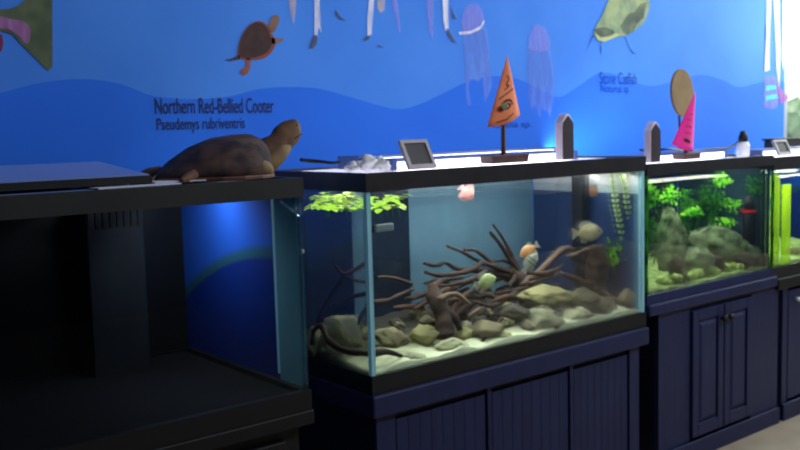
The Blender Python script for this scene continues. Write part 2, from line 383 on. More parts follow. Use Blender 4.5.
# two painted jellyfish
def jelly(bell, skirts, arc=None):
    mural('painted_jellyfish_bell', closed2(bell), 'p_lilac', .003, 'pale lilac painted jellyfish bell')
    for s in skirts: mural('painted_jellyfish_tentacle', s, 'p_lilac2', .0025)
    if arc: mural('painted_jellyfish_stroke', arc, 'p_white', .004)
jelly([(2.605, 1.737), (2.618, 1.794), (2.653, 1.829), (2.693, 1.831), (2.726, 1.801), (2.731, 1.752), (2.701, 1.721), (2.649, 1.711), (2.616, 1.717)],
      [[(2.610, 1.729), (2.672, 1.720), (2.754, 1.728), (2.768, 1.578), (2.760, 1.519), (2.731, 1.544), (2.695, 1.510), (2.661, 1.526), (2.626, 1.501), (2.618, 1.599)], [(2.616, 1.729), (2.655, 1.719), (2.658, 1.600), (2.637, 1.485), (2.652, 1.410), (2.624, 1.419), (2.622, 1.558)], [(2.655, 1.719), (2.701, 1.725), (2.716, 1.610), (2.707, 1.510), (2.685, 1.560), (2.664, 1.642)], [(2.701, 1.725), (2.737, 1.744), (2.758, 1.653), (2.761, 1.561), (2.777, 1.494), (2.747, 1.452), (2.737, 1.552), (2.722, 1.644)], [(2.720, 1.552), (2.749, 1.544), (2.753, 1.469), (2.728, 1.418), (2.724, 1.477)]],
      [(2.587, 1.712), (2.655, 1.719), (2.713, 1.742), (2.731, 1.768), (2.737, 1.760), (2.713, 1.730), (2.655, 1.707), (2.593, 1.700)])
jelly([(3.004, 1.679), (3.017, 1.732), (3.050, 1.763), (3.089, 1.761), (3.128, 1.732), (3.147, 1.684), (3.133, 1.657), (3.067, 1.646), (3.016, 1.653)],
      [[(2.997, 1.661), (3.067, 1.646), (3.140, 1.662), (3.171, 1.534), (3.156, 1.435), (3.108, 1.382), (3.056, 1.409), (3.011, 1.400), (2.994, 1.531)], [(3.003, 1.662), (3.041, 1.650), (3.033, 1.523), (3.017, 1.382), (2.999, 1.453), (2.995, 1.566)], [(3.041, 1.650), (3.087, 1.647), (3.091, 1.506), (3.075, 1.355), (3.049, 1.391), (3.039, 1.523)], [(3.087, 1.647), (3.133, 1.657), (3.165, 1.552), (3.163, 1.444), (3.135, 1.354), (3.109, 1.435), (3.098, 1.542)]])

# painted whiskered fish at the top
mural('painted_catfish_body', [(3.574, 1.926), (3.506, 1.824), (3.469, 1.780), (3.447, 1.747), (3.483, 1.711), (3.528, 1.708), (3.588, 1.729), (3.634, 1.738), (3.696, 1.746), (3.743, 1.765), (3.807, 1.797), (3.839, 1.818), (3.880, 1.888), (3.880, 1.947)], 'p_fish', .003, 'green grey painted catfish with open mouth')
mural('painted_catfish_mouth', closed2([(3.447, 1.756), (3.491, 1.772), (3.543, 1.777), (3.603, 1.758), (3.573, 1.743), (3.506, 1.731)]), 'p_fishdark', .004, 'dark open mouth of the painted catfish')
mural('painted_catfish_lip', [(3.447, 1.751), (3.498, 1.726), (3.573, 1.738), (3.611, 1.754), (3.641, 1.746), (3.588, 1.727), (3.520, 1.708), (3.476, 1.715)], 'p_lip', .005, 'pale lip of the painted catfish')
mural('painted_catfish_fin', [(3.649, 1.789), (3.712, 1.849), (3.759, 1.862), (3.807, 1.903), (3.855, 1.916), (3.831, 1.837), (3.775, 1.805), (3.751, 1.765), (3.696, 1.748), (3.665, 1.766)], 'p_fishdark', .004, 'dark fin of the painted catfish')
for pts in ([(3.447, 1.733), (3.417, 1.695), (3.388, 1.648), (3.413, 1.695), (3.440, 1.737)], [(3.502, 1.712), (3.499, 1.670), (3.502, 1.642), (3.493, 1.670), (3.496, 1.712)], [(3.688, 1.738), (3.711, 1.696), (3.747, 1.666), (3.782, 1.660), (3.742, 1.661), (3.705, 1.696), (3.682, 1.738)]):
    mural('painted_catfish_barbel', pts, 'inkwash', .004)

# white streamers and a teal banded figure painted at the far end of the wall
for pts in ([(4.981, 2.024), (5.035, 2.027), (5.019, 1.778), (5.024, 1.607), (4.969, 1.595), (4.987, 1.777)], [(5.057, 2.029), (5.124, 2.034), (5.143, 1.725), (5.138, 1.493), (5.101, 1.609), (5.086, 1.781)], [(5.157, 2.036), (5.203, 2.039), (5.199, 1.785), (5.181, 1.599), (5.156, 1.668), (5.163, 1.841)]):
    mural('painted_streamer', pts, 'p_white', .003, 'white painted streamer')
mural('painted_banded_body', closed2([(4.970, 1.561), (5.046, 1.573), (5.125, 1.551), (5.139, 1.464), (5.107, 1.394), (5.018, 1.383), (4.962, 1.412), (4.972, 1.481)]), 'p_lilac', .003)
for pts in ([(4.982, 1.515), (5.092, 1.522), (5.104, 1.499), (4.983, 1.487)], [(4.983, 1.458), (5.105, 1.470), (5.117, 1.447), (4.984, 1.429)]):
    mural('painted_teal_band', pts, 'p_teal', .004, 'teal band')
mural('painted_pink_ribbon', [(5.103, 1.528), (5.184, 1.482), (5.243, 1.453), (5.220, 1.429), (5.152, 1.412), (5.139, 1.453)], 'p_pink', .004)

def text(name, body, a, b, mat, parent, y=None):
    """lettering whose box runs from a (x, bottom) to b (x, top) on the wall"""
    cu = bpy.data.curves.new(name, 'FONT'); cu.body = body; cu.size = 1.0; cu.offset = .004
    o = bpy.data.objects.new(name, cu); COL.objects.link(o)
    bpy.context.view_layer.update()
    bb = [Vector(c) for c in o.bound_box]
    x0, x1 = min(v.x for v in bb), max(v.x for v in bb); y0, y1 = min(v.y for v in bb), max(v.y for v in bb)
    sx = (b[0]-a[0])/(x1-x0); sy = (b[1]-a[1])/(y1-y0)
    dg = bpy.context.evaluated_depsgraph_get()
    me = bpy.data.meshes.new_from_object(o.evaluated_get(dg)); bpy.data.objects.remove(o)
    for v in me.vertices: v.co = Vector((a[0]+(v.co.x-x0)*sx, WY-.004, a[1]+(v.co.y-y0)*sy))
    q = bpy.data.objects.new(name, me); COL.objects.link(q); me.materials.clear(); me.materials.append(MAT[mat])
    attach(q, parent); return q
TX = [(1.252, 1.390), (1.695, 1.442), (1.255, 1.326), (1.576, 1.377), (2.743, 1.308), (3.016, 1.343), (3.489, 1.510), (3.774, 1.567), (3.496, 1.459), (3.718, 1.508)]
text('mural_lettering', 'Northern Red-Bellied Cooter', TX[0], TX[1], 'inkwall', wall)
text('mural_lettering', 'Pseudemys rubriventris', TX[2], TX[3], 'inkwall', wall)
text('mural_lettering', 'Aurelia sp.', TX[4], TX[5], 'inkwash', wall)
text('mural_lettering', 'Stone Catfish', TX[6], TX[7], 'inkwash', wall)
text('mural_lettering', 'Noturus sp.', TX[8], TX[9], 'inkwash', wall)

# far window at the end of the wall, bright daylight behind
WX0, WX1 = 5.20, 6.60
w = thing('window_1', (5.9, WY, 1.2), None, None); w['kind'] = 'structure'; w['label'] = 'bright far window at the end of the mural wall'
bm = bmesh.new()
box(bm, (WX0,WY,.0), (WX1,WY+.10,.86)); obj('window_apron', bm, 'white', w)
bm = bmesh.new()
for a, b in (((WX0,WY+.0,.86),(WX0+.04,WY+.1,3)), ((WX1-.05,WY,.86),(WX1,WY+.1,3)), ((WX0,WY,.86),(WX1,WY+.1,.92)), ((WX0,WY+.02,1.785),(WX1,WY+.06,1.82)), ((WX0,WY,2.94),(WX1,WY+.1,3.0))): box(bm, a, b)
obj('window_frame', bm, 'greywhite', w)
BX('window_glass', (WX0+.04,WY+.045,.92), (WX1-.05,WY+.05,2.94), 'glass', w)
sk = BX('daylight_backdrop', (4.6,4.9,-.0), (16,4.95,5.0), 'sky'); tag(sk, 'overexposed daylight outside the far window', None, None, 'structure')
for i, (x, y, z, s) in enumerate(((6.42,3.40,.0,.5),)):
    sh = thing('garden_shrub', (x,y,0), 'pale shrub outside the far window', 'shrub')
    bm = bmesh.new(); tube(bm, [(x,y,0,.03),(x+.02,y,.5,.025),(x,y,.9,.015)]); obj('stem', bm, 'trunk', sh)
    bm = bmesh.new()
    for k in range(7):
        blob(bm, (x+random.uniform(-.2,.2), y+random.uniform(-.15,.15), .98+random.uniform(-.3,.3)), (.2,.18,.2), rough=.7, seed=k+i*9, sub=2, freq=3)
    obj('foliage', bm, 'shrub', sh)

# ------------------------------------------------------------------ tanks
def tank(name_loc, X0, X1, Y0, Y1, Zb, Zg, Zr, Zt, label, mats):
    """Zb..Zg bottom trim, Zg..Zr glass, Zr..Zt top trim"""
    g = .010
    t = thing('aquarium', ((X0+X1)/2, (Y0+Y1)/2, Zb), label, 'aquarium')
    def ring(a, b, w):
        bm = bmesh.new(); e = .004
        box(bm, (X0-e,Y0-e,a), (X1+e,Y0+w,b)); box(bm, (X0-e,Y1-w,a), (X1+e,Y1+e,b))
        box(bm, (X0-e,Y0+w,a), (X0+w,Y1-w,b)); box(bm, (X1-w,Y0+w,a), (X1+e,Y1-w,b)); return bm
    obj('top_rim', ring(Zr, Zt, .022), mats['rim'], t)
    obj('bottom_rim', ring(Zb, Zg, .018), mats.get('brim', 'rim'), t)
    BX('bottom_pane', (X0+g,Y0+g,Zb+.006), (X1-g,Y1-g,Zb+.016), 'black', t)
    BX('front_pane', (X0+g,Y0,Zb+.005), (X1-g,Y0+g,Zr+.01), mats['glass'], t)
    return t, g

def seam(t, x0, x1, y0, y1, z0, z1, mat='seam'):
    BX('corner_seam', (x0,y0,z0), (x1,y1,z1), mat, t)

def fixture(X0, X1, Y0, Y1, z, label, lit=True, h=.034):
    f = thing('aquarium_light', ((X0+X1)/2,(Y0+Y1)/2,z), label, 'aquarium light', 'light strips on the tanks')
    BX('diffuser', (X0+.012,Y0,z+.004), (X1-.012,Y1,z+h-.008), 'lamp' if lit else 'greywhite', f)
    BX('housing', (X0,Y0+.005,z+h-.008), (X1,Y1+.004,z+h), 'housing', f)
    for a, b in ((X0-.006,X0+.012), (X1-.012,X1+.006)): BX('end_cap', (a,Y0-.003,z), (b,Y1+.003,z+h), 'housing', f)
    return f

# --- middle tank with driftwood
CX0, CX1, CY0, CY1 = 1.495, 2.745, 2.0, 2.54
t, g = tank('mid', CX0, CX1, CY0, CY1, .578, .632, 1.148, 1.200, 'large aquarium with driftwood and cichlids, middle of the row', dict(rim='rim', brim='bottomtrim', glass='glass'))
BX('end_pane', (CX0,CY0+g,.584), (CX0+g,CY1-g,1.158), 'glass', t)
BX('end_pane', (CX1-g,CY0+g,.584), (CX1,CY1-g,1.158), 'glass', t)
BX('back_pane', (CX0+g,CY1-g,.584), (CX1-g,CY1,1.158), 'glass', t)
for a, b, m_, lb in ((CX0+.001, 1.835, 'backdark', 'dark navy backing panel'), (1.835, 1.885, 'reflteal', 'narrow teal grey strip of painted reflection'), (1.885, 2.09, 'backdark', 'dark navy backing panel')):
    b_ = BX('rear_panel', (a,CY1+.0045,.584), (b,CY1+.010,1.146), m_, t); b_['label'] = lb
b_ = BX('rear_panel', (2.09,CY1+.0045,.584), (CX1,CY1+.010,1.146), 'reflteal', t); b_['label'] = 'teal grey panel of painted reflection'  # teal areas are reflections built as coloured panels
b_ = BX('side_panel', (CX1+.0005,2.018,.584), (CX1+.003,CY1,1.062), 'reflnavy', t); b_['label'] = 'navy side panel of painted reflection'
b_ = BX('side_panel', (CX1+.0005,2.018,1.062), (CX1+.003,CY1,1.146), 'reflpale', t); b_['label'] = 'pale painted reflection and haze above the water line'
seam(t, CX0, CX0+.014, CY0+.001, CY0+.016, .632, 1.150); seam(t, CX1-.016, CX1-.001, CY0+.001, CY0+.016, .632, 1.150)
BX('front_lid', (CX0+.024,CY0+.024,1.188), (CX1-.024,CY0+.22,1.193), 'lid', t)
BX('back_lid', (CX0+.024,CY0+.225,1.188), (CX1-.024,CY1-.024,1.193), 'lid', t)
fixture(1.72, 2.56, 2.16, 2.30, 1.194, 'white lit light strip on the middle tank with driftwood')
fixture(1.74, 2.68, 2.36, 2.47, 1.194, 'white lit light strip at the back of the middle tank', h=.042)
wat = BX('tank_water', (CX0+.0108,CY0+.0108,.597), (CX1-.0108,CY1-.0108,1.095), 'water'); tag(wat, 'clear water filling the middle tank', 'water', None, 'stuff')

# --- dark tank on the left
LX0, LX1, LY1 = -.55, 1.285, 2.70
t, g = tank('left', LX0, LX1, 2.0, LY1, .585, .638, 1.150, 1.200, 'large dark aquarium at the left end of the row', dict(rim='rimgrey', brim='darkcab', glass='glassdark'))
BX('back_pane', (LX0+g,LY1-g,.59), (LX1-g,LY1,1.158), 'black', t)
BX('end_pane', (LX0,2.01,.59), (LX0+g,LY1-g,1.158), 'black', t)
BX('end_pane', (LX1-g,2.01,.59), (LX1,LY1-g,1.158), 'glassdark', t)
e_ = BX('mural_reflection_panel', (LX1-.0135,2.135,.645), (LX1-.0105,LY1-g-.004,1.150), 'endblue', t); e_['label'] = 'blue end panel with the mural reflection painted on'
b_ = BX('teal_haze_strip', (LX1-.0135,2.0125,.645), (LX1-.0105,2.1215,1.150), 'glassteal', t); b_['label'] = 'pale teal haze sheet on the end glass'  # added haze stands for the neighbouring tank seen through the end glass
seam(t, LX1-.0135, LX1-.0105, 2.122, 2.134, .66, 1.150); seam(t, LX1-.016, LX1-.001, 2.001, 2.012, .638, 1.150, 'glassdark')
ob = thing('overflow_box', (1.0,2.62,.60), 'dark grey overflow box standing inside the left tank', 'overflow box')
BX('column', (.92,2.56,.602), (1.09,LY1-.012,1.135), 'overflow', ob, bevel=.004)
bm = bmesh.new()
for k in range(8): box(bm, (.925+k*.021,2.556,1.06), (.937+k*.021,2.562,1.13))
obj('slots', bm, 'black', ob)
gb = BX('gravel_bed', (LX0+.012,2.012,.602), (LX1-.03,LY1-.012,.630), 'graveldark'); tag(gb, 'thin dark gravel bed in the left tank', 'gravel', None, 'stuff')
hood = thing('tank_hood', (.2,2.3,1.2), 'low glass topped hood lying on the dark left tank', 'hood')
BX('hood_frame', (LX0+.05,2.06,1.207), (.905,2.09,1.224), 'black', hood); BX('hood_frame', (LX0+.05,2.60,1.207), (.905,2.63,1.224), 'black', hood)
BX('hood_frame', (.878,2.09,1.207), (.905,2.60,1.224), 'black', hood)
bm = bmesh.new(); vv = box(bm, (LX0+.05,2.065,1.2245), (.90,2.625,1.2275))
for v in vv:
    if v.co.y > 2.3: v.co.z += .022; v.co.x += .09 if v.co.x > 0 else 0
obj('hood_glass', bm, 'liddull', hood)
BX('back_prop', (LX0+.05,2.60,1.2245), (.90,2.62,1.244), 'black', hood)
for x in (-.4, .50, .86): BX('foot', (x,2.064,1.2005), (x+.05,2.085,1.207), 'black', hood)
BX('lid_strip', (LX0+.03,2.0235,1.190), (LX1-.35,2.60,1.200), 'liddull', t)
for i, (x, y, a, lb) in enumerate(((.86,2.045,.08,'white paper sheet lying on the left tank, nearer its middle'), (1.02,2.075,-.1,'white paper sheet lying in front of the turtle'))):
    bm = bmesh.new(); box(bm, (-.105,-.022,0), (.105,.06,.003))
    for v in bm.verts: v.co.z += .004*math.sin(v.co.x*30)**2
    bmesh.ops.rotate(bm, verts=bm.verts, cent=(0,0,0), matrix=Matrix.Rotation(a,3,'Z')); bmesh.ops.translate(bm, verts=bm.verts, vec=(x,y,1.2008+.0035*i))
    tag(obj('paper_sheet', bm, 'paper'), lb, 'paper', 'papers on the left tank')
bm = bmesh.new(); lathe(bm, [(.004,0),(.011,.002),(.012,.006),(.006,.008),(.006,.016),(.002,.018)], (0,0,0), 12)
bmesh.ops.rotate(bm, verts=bm.verts, cent=(0,0,0), matrix=Matrix.Rotation(PI/2,3,'Y') ); bmesh.ops.translate(bm, verts=bm.verts, vec=(1.2855,2.03,1.003))
tag(obj('suction_cup', bm, 'greywhite', smooth=True), 'small pale suction cup on the end glass of the left tank', 'suction cup')

# --- planted tank on the right
RX0, RX1, RY1 = 2.758, 3.628, 2.46
t, g = tank('right', RX0, RX1, 2.0, RY1, .655, .688, 1.128, 1.170, 'smaller planted aquarium right of the driftwood tank', dict(rim='rim', brim='navy', glass='glass'))
BX('end_pane', (RX0,2.01,.66), (RX0+g,RY1-g,1.138), 'glass', t)
BX('end_pane', (RX1-g,2.01,.66), (RX1,RY1-g,1.138), 'glass', t)
BX('back_pane', (RX0+g,RY1-g,.66), (RX1-g,RY1,1.138), 'glass', t)
BX('rear_panel', (RX0+.001,RY1+.0045,.66), (RX1,RY1+.009,1.126), 'backdark', t)
b_ = BX('side_panel', (RX1+.0005,2.012,.66), (RX1+.003,RY1,1.126), 'backgreen', t); b_['label'] = 'dark blue green side backing'
seam(t, RX0, RX0+.010, 2.001, 2.012, .69, 1.13, 'leafdark')
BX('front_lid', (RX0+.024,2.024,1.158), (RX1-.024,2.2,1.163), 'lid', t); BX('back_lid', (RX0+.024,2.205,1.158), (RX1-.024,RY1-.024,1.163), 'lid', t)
fixture(2.80, 3.50, 2.14, 2.26, 1.164, 'white lit light strip on the planted tank', h=.032)
wat = BX('tank_water', (RX0+.0108,2.0108,.674), (RX1-.0108,RY1-.0108,1.10), 'water'); tag(wat, 'clear water filling the planted tank', 'water', None, 'stuff')

# --- algae green tank at the far right
FX0, FX1, FY1 = 3.636, 4.50, 2.44
t, g = tank('far', FX0, FX1, 2.0, FY1, .640, .690, 1.105, 1.160, 'aquarium with green algae covered glass at the right end', dict(rim='rim', glass='glass'))
BX('end_pane', (FX0,2.01,.65), (FX0+g,FY1-g,1.115), 'glass', t); BX('end_pane', (FX1-g,2.01,.65), (FX1,FY1-g,1.115), 'glass', t)
BX('back_pane', (FX0+g,FY1-g,.65), (FX1-g,FY1,1.115), 'glass', t)
BX('side_panel', (FX1+.0005,2.012,.65), (FX1+.003,FY1,1.104), 'endblue', t)
BX('rear_panel', (FX0,FY1+.0045,.65), (FX1,FY1+.009,1.104), 'endblue', t)
for a, b, zt in ((FX0+.011, FX0+.072, 1.085), (FX0+.092, FX0+.165, 1.04)):
    b_ = BX('algae_film', (a,2.0105,.69), (b,2.0125,zt), 'glassgreen', t); b_['label'] = 'yellow green algae film on the glass'
seam(t, FX0, FX0+.010, 2.001, 2.012, .69, 1.108, 'leafdark')
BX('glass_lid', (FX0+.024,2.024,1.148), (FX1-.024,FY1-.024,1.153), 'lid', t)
fixture(3.80, 4.40, 2.15, 2.27, 1.154, 'white lit light strip on the algae green tank', h=.032)
wat = BX('tank_water', (FX0+.0135,2.0135,.66), (FX1-.0108,FY1-.0108,1.07), 'water'); tag(wat, 'clear water filling the algae green tank', 'water', None, 'stuff')

# ------------------------------------------------------------------ stands
def knob(c, parent, mat='black', r=.014):
    bm = bmesh.new(); lathe(bm, [(r*.5,0),(r*.5,.010),(r,.014),(r*1.05,.020),(r*.6,.026)], (0,0,0), 14)
    bmesh.ops.rotate(bm, verts=bm.verts, cent=(0,0,0), matrix=Matrix.Rotation(PI/2,3,'X')); bmesh.ops.translate(bm, verts=bm.verts, vec=c)
    return obj('knob', bm, mat, parent, smooth=True)

# middle stand: overhanging top rail, boarded panels between posts
s = thing('aquarium_stand', (2.12,2.27,0), 'navy stand with boarded doors under the driftwood tank', 'aquarium stand')
BX('top_rail', (CX0-.01,1.985,.512), (CX1+.008,2.56,.577), 'navy', s, bevel=.006)
BX('carcass', (CX0+.012,2.02,.0), (CX1-.03,2.55,.511), 'navydark', s)
BX('plinth', (CX0+.006,2.006,.001), (CX1-.02,2.02,.085), 'navy', s)
for a, b in ((CX0+.012,1.575), (1.945,1.962), (2.335,2.352), (2.66,CX1-.03)):
    BX('stile', (a,2.004,.086), (b,2.02,.511), 'navy', s)
for a, b in ((1.582,1.938), (1.969,2.328), (2.359,2.653)):
    bm = bmesh.new(); n_ = 8
    for k in range(n_):
        w_ = (b-a)/n_; box(bm, (a+k*w_+.0005,2.009,.095), (a+(k+1)*w_-.0005,2.0195,.488))
    d = obj('door', bm, 'navy', s, bevel=.001)
# left stand: plain dark
s = thing('aquarium_stand', (.37,2.35,0), 'near black stand under the dark left tank', 'aquarium stand')
BX('top_rail', (LX0-.01,1.992,.545), (LX1+.008,2.71,.584), 'darkcab', s, bevel=.004)
BX('carcass', (LX0+.02,2.03,0), (LX1-.02,2.70,.544), 'darkcab', s)
for k in range(4):
    a = LX0+.06+k*.435
    BX('door', (a,2.012,.09), (a+.40,2.0295,.51), 'darkcab', s, bevel=.004)
# planted tank stand: pair of raised panel doors
def raised_door(x0, x1, z0, z1, y, parent, kn, mat='navy'):
    d = BX('door', (x0,y,z0), (x1,y+.018,z1), mat, parent, bevel=.003)
    bm = bmesh.new(); w_ = .038
    a = (x0+w_, z0+w_*1.3, x1-w_, z1-w_*1.1)
    box(bm, (x0,y-.009,z0), (x0+w_,y,z1)); box(bm, (x1-w_,y-.009,z0), (x1,y,z1)); box(bm, (x0+w_,y-.009,z0), (x1-w_,y,a[1])); box(bm, (x0+w_,y-.009,a[3]), (x1-w_,y,z1))
    obj('door_frame', bm, mat, d, bevel=.003)
    bm = bmesh.new(); q = .022
    v = [bm.verts.new(p) for p in ((a[0]+.006,y-.0005,a[1]+.006),(a[2]-.006,y-.0005,a[1]+.006),(a[2]-.006,y-.0005,a[3]-.006),(a[0]+.006,y-.0005,a[3]-.006),
                                    (a[0]+q,y-.009,a[1]+q),(a[2]-q,y-.009,a[1]+q),(a[2]-q,y-.009,a[3]-q),(a[0]+q,y-.009,a[3]-q))]
    bm.faces.new(v[4:])
    for i in range(4): bm.faces.new((v[i], v[(i+1)%4], v[4+(i+1)%4], v[4+i]))
    obj('raised_panel', bm, mat, d)
    knob((kn, y-.009, z1-.055), d)
s = thing('aquarium_stand', (3.24,2.25,0), 'navy cabinet stand with two raised panel doors under the planted tank', 'aquarium stand')
BX('top_rail', (RX0-.002,1.985,.612), (RX1+.03,2.48,.654), 'navy', s, bevel=.006)
BX('carcass', (2.835,2.022,0), (3.695,2.47,.611), 'navydark', s)
BX('stile', (2.835,2.004,.0), (3.035,2.022,.611), 'navy', s); BX('stile', (3.48,2.004,0), (3.695,2.022,.611), 'navy', s)
BX('header', (3.035,2.004,.596), (3.48,2.022,.611), 'navydark', s)
BX('plinth', (2.83,1.992,.0), (3.70,2.004,.07), 'navy', s, bevel=.003)
raised_door(3.045, 3.258, .085, .590, 2.003, s, 3.24); raised_door(3.266, 3.472, .085, .590, 2.003, s, 3.284)
s = thing('aquarium_stand', (4.1,2.25,0), 'navy cabinet stand with pale knob under the algae green tank', 'aquarium stand')
BX('top_rail', (3.665,1.985,.590), (4.56,2.46,.639), 'black', s, bevel=.005)
BX('carcass', (3.735,2.022,0), (4.54,2.45,.589), 'navydark', s)
BX('stile', (3.735,2.004,0), (3.775,2.022,.589), 'navy', s); BX('plinth', (3.73,1.99,0), (4.545,2.004,.075), 'navy', s, bevel=.003)
for a, b in ((3.785,4.14), (4.15,4.53)):
    d = BX('door', (a,2.004,.085), (b,2.0215,.575), 'navy', s, bevel=.003)
    knob((3.835 if a < 4 else 4.2, 2.003, .53), d, 'white', .010)

# ------------------------------------------------------------------ inside the middle tank
def bed(X0, X1, Y0, Y1, zb, zf, rise, amp, mat, label, seed):
    bm = bmesh.new(); nx, ny = 90, 40; top = []
    for j in range(ny+1):
        row = []
        for i in range(nx+1):
            x = X0+(X1-X0)*i/nx; y = Y0+(Y1-Y0)*j/ny
            h = zf + rise*(j/ny) + amp*noise.noise((x*9, y*9, seed)) + amp*.5*noise.noise((x*26, y*26, seed+4))
            row.append(bm.verts.new((x, y, max(h, zb+.004))))
        top.append(row)
    for j in range(ny):
        for i in range(nx): bm.faces.new((top[j][i], top[j][i+1], top[j+1][i+1], top[j+1][i]))
    per = [top[0][i] for i in range(nx+1)] + [top[j][nx] for j in range(1, ny+1)] + [top[ny][i] for i in range(nx-1, -1, -1)] + [top[j][0] for j in range(ny-1, 0, -1)]
    low = [bm.verts.new((v.co.x, v.co.y, zb)) for v in per]
    for i in range(len(per)):
        k = (i+1) % len(per); bm.faces.new((per[i], low[i], low[k], per[k]))
    bm.faces.new(low)
    o = obj('gravel_bed', bm, mat, smooth=True); return tag(o, label, 'gravel', None, 'stuff')
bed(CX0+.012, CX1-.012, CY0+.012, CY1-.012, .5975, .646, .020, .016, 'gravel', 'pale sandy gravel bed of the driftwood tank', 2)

def rock(info, mat, label, group=None, rot=0, tilt=0, rough=.35, seed=0, deep=.8, lim=None):
    x, y, z, w_, h_ = info
    d_ = w_*deep*.5
    if lim: y = min(max(y, lim[0]+d_), lim[1]-d_)
    bm = bmesh.new(); blob(bm, (x, y, z+h_*.42), (w_*.54, d_, h_*.58), rot-.68, tilt, rough*(.6 if mat == 'rockmoss' else 1), seed, 4, 1.9, None, 0 if mat == 'rockmoss' else .80)
    return tag(obj('rock', bm, mat, smooth=True), label, 'rock', group)
LIM = (CY0+.02, CY1-.02)
big = [  # pixel-measured places, label
    ((1.560, 2.232, 0.650, 0.129, 0.111), 'rockpale', 'big pale domed rock beside the left end glass of the driftwood tank', .1),
    ((1.712, 2.189, 0.650, 0.106, 0.056), 'rock', 'low tan rock right of the big domed rock at the left end', .2),
    ((1.505, 2.297, 0.650, 0.050, 0.081), 'rockpale', 'round pale rock against the left end glass, left of the domed rock', .0),
    ((1.808, 2.139, 0.650, 0.088, 0.060), 'rockyel', 'yellowish round rock at the foot of the left driftwood stump', .0),
    ((1.857, 2.050, 0.627, 0.106, 0.047), 'rockpale', 'pale flat slab lying in front of the driftwood stump', .1),
    ((1.673, 2.050, 0.626, 0.120, 0.039), 'rockpale', 'long low pale slab at the front glass near the left corner', .1),
    ((2.007, 2.080, 0.641, 0.111, 0.065), 'rock', 'tan rock behind the leaning stick', -.2),
    ((2.364, 2.140, 0.690, 0.178, 0.078), 'rockyel', 'broad yellow tan rock below the pale cichlids', .08),
    ((2.264, 2.060, 0.623, 0.158, 0.083), 'rockpale', 'pale rock at the front glass under the broad yellow rock', -.1),
    ((2.490, 2.080, 0.669, 0.109, 0.073), 'rock', 'tan rock right of the broad yellow rock', .15),
    ((2.565, 2.060, 0.632, 0.103, 0.074), 'rock', 'tan rock near the right corner of the driftwood tank', .15),
    ((2.726, 2.060, 0.637, 0.084, 0.076), 'rock', 'brownish rock tight in the right corner of the driftwood tank', .0),
    ((2.180, 2.123, 0.670, 0.109, 0.061), 'rockdark', 'dark rock in the middle of the rubble pile', .0),
    ((2.401, 2.050, 0.629, 0.106, 0.057), 'rockpale', 'pale flat rock at the front glass below the right log', -.1),
    ((2.049, 2.050, 0.631, 0.085, 0.039), 'rockyel', 'small yellow rock at the foot of the leaning stick', .0),
    ((2.073, 2.215, 0.670, 0.102, 0.068), 'rockdark', 'dark rock behind the driftwood stump', .0),
]
for i, (inf, mt, lb, tl) in enumerate(big): rock(inf, mt, lb, None, rot=i*1.3 % .6, tilt=tl, seed=i+1, lim=LIM)
# rubble of small stones
made = 0
while made < 120:
    x = random.uniform(1.58, 2.70); y = random.uniform(2.05, 2.46)
    dens = .25 if x < 1.85 else 1.0
    if random.random() > dens: continue
    sz = random.uniform(.012, .034)
    up = .646 + .02*(y-2)/.54
    pile = max(0, .07*(1-abs(x-2.35)/.45))*(.2+ (y-2.0)*1.6)
    bm = bmesh.new(); mt = random.choice(['rock','rockpale','rockdark','rockdark','rockdark','rockyel','rock'])
    blob(bm, (x, y, up+pile*random.random()+sz*.3), (sz*random.uniform(.9,1.6), sz, sz*random.uniform(.5,.9)), random.uniform(0,3), random.uniform(-.3,.3), .5, made+40, 3, 2.0, None, .78)
    tag(obj('stone', bm, mt, smooth=True), 'small stone in the rubble on the bed of the driftwood tank', 'stone', 'rubble stones in the driftwood tank'); made += 1

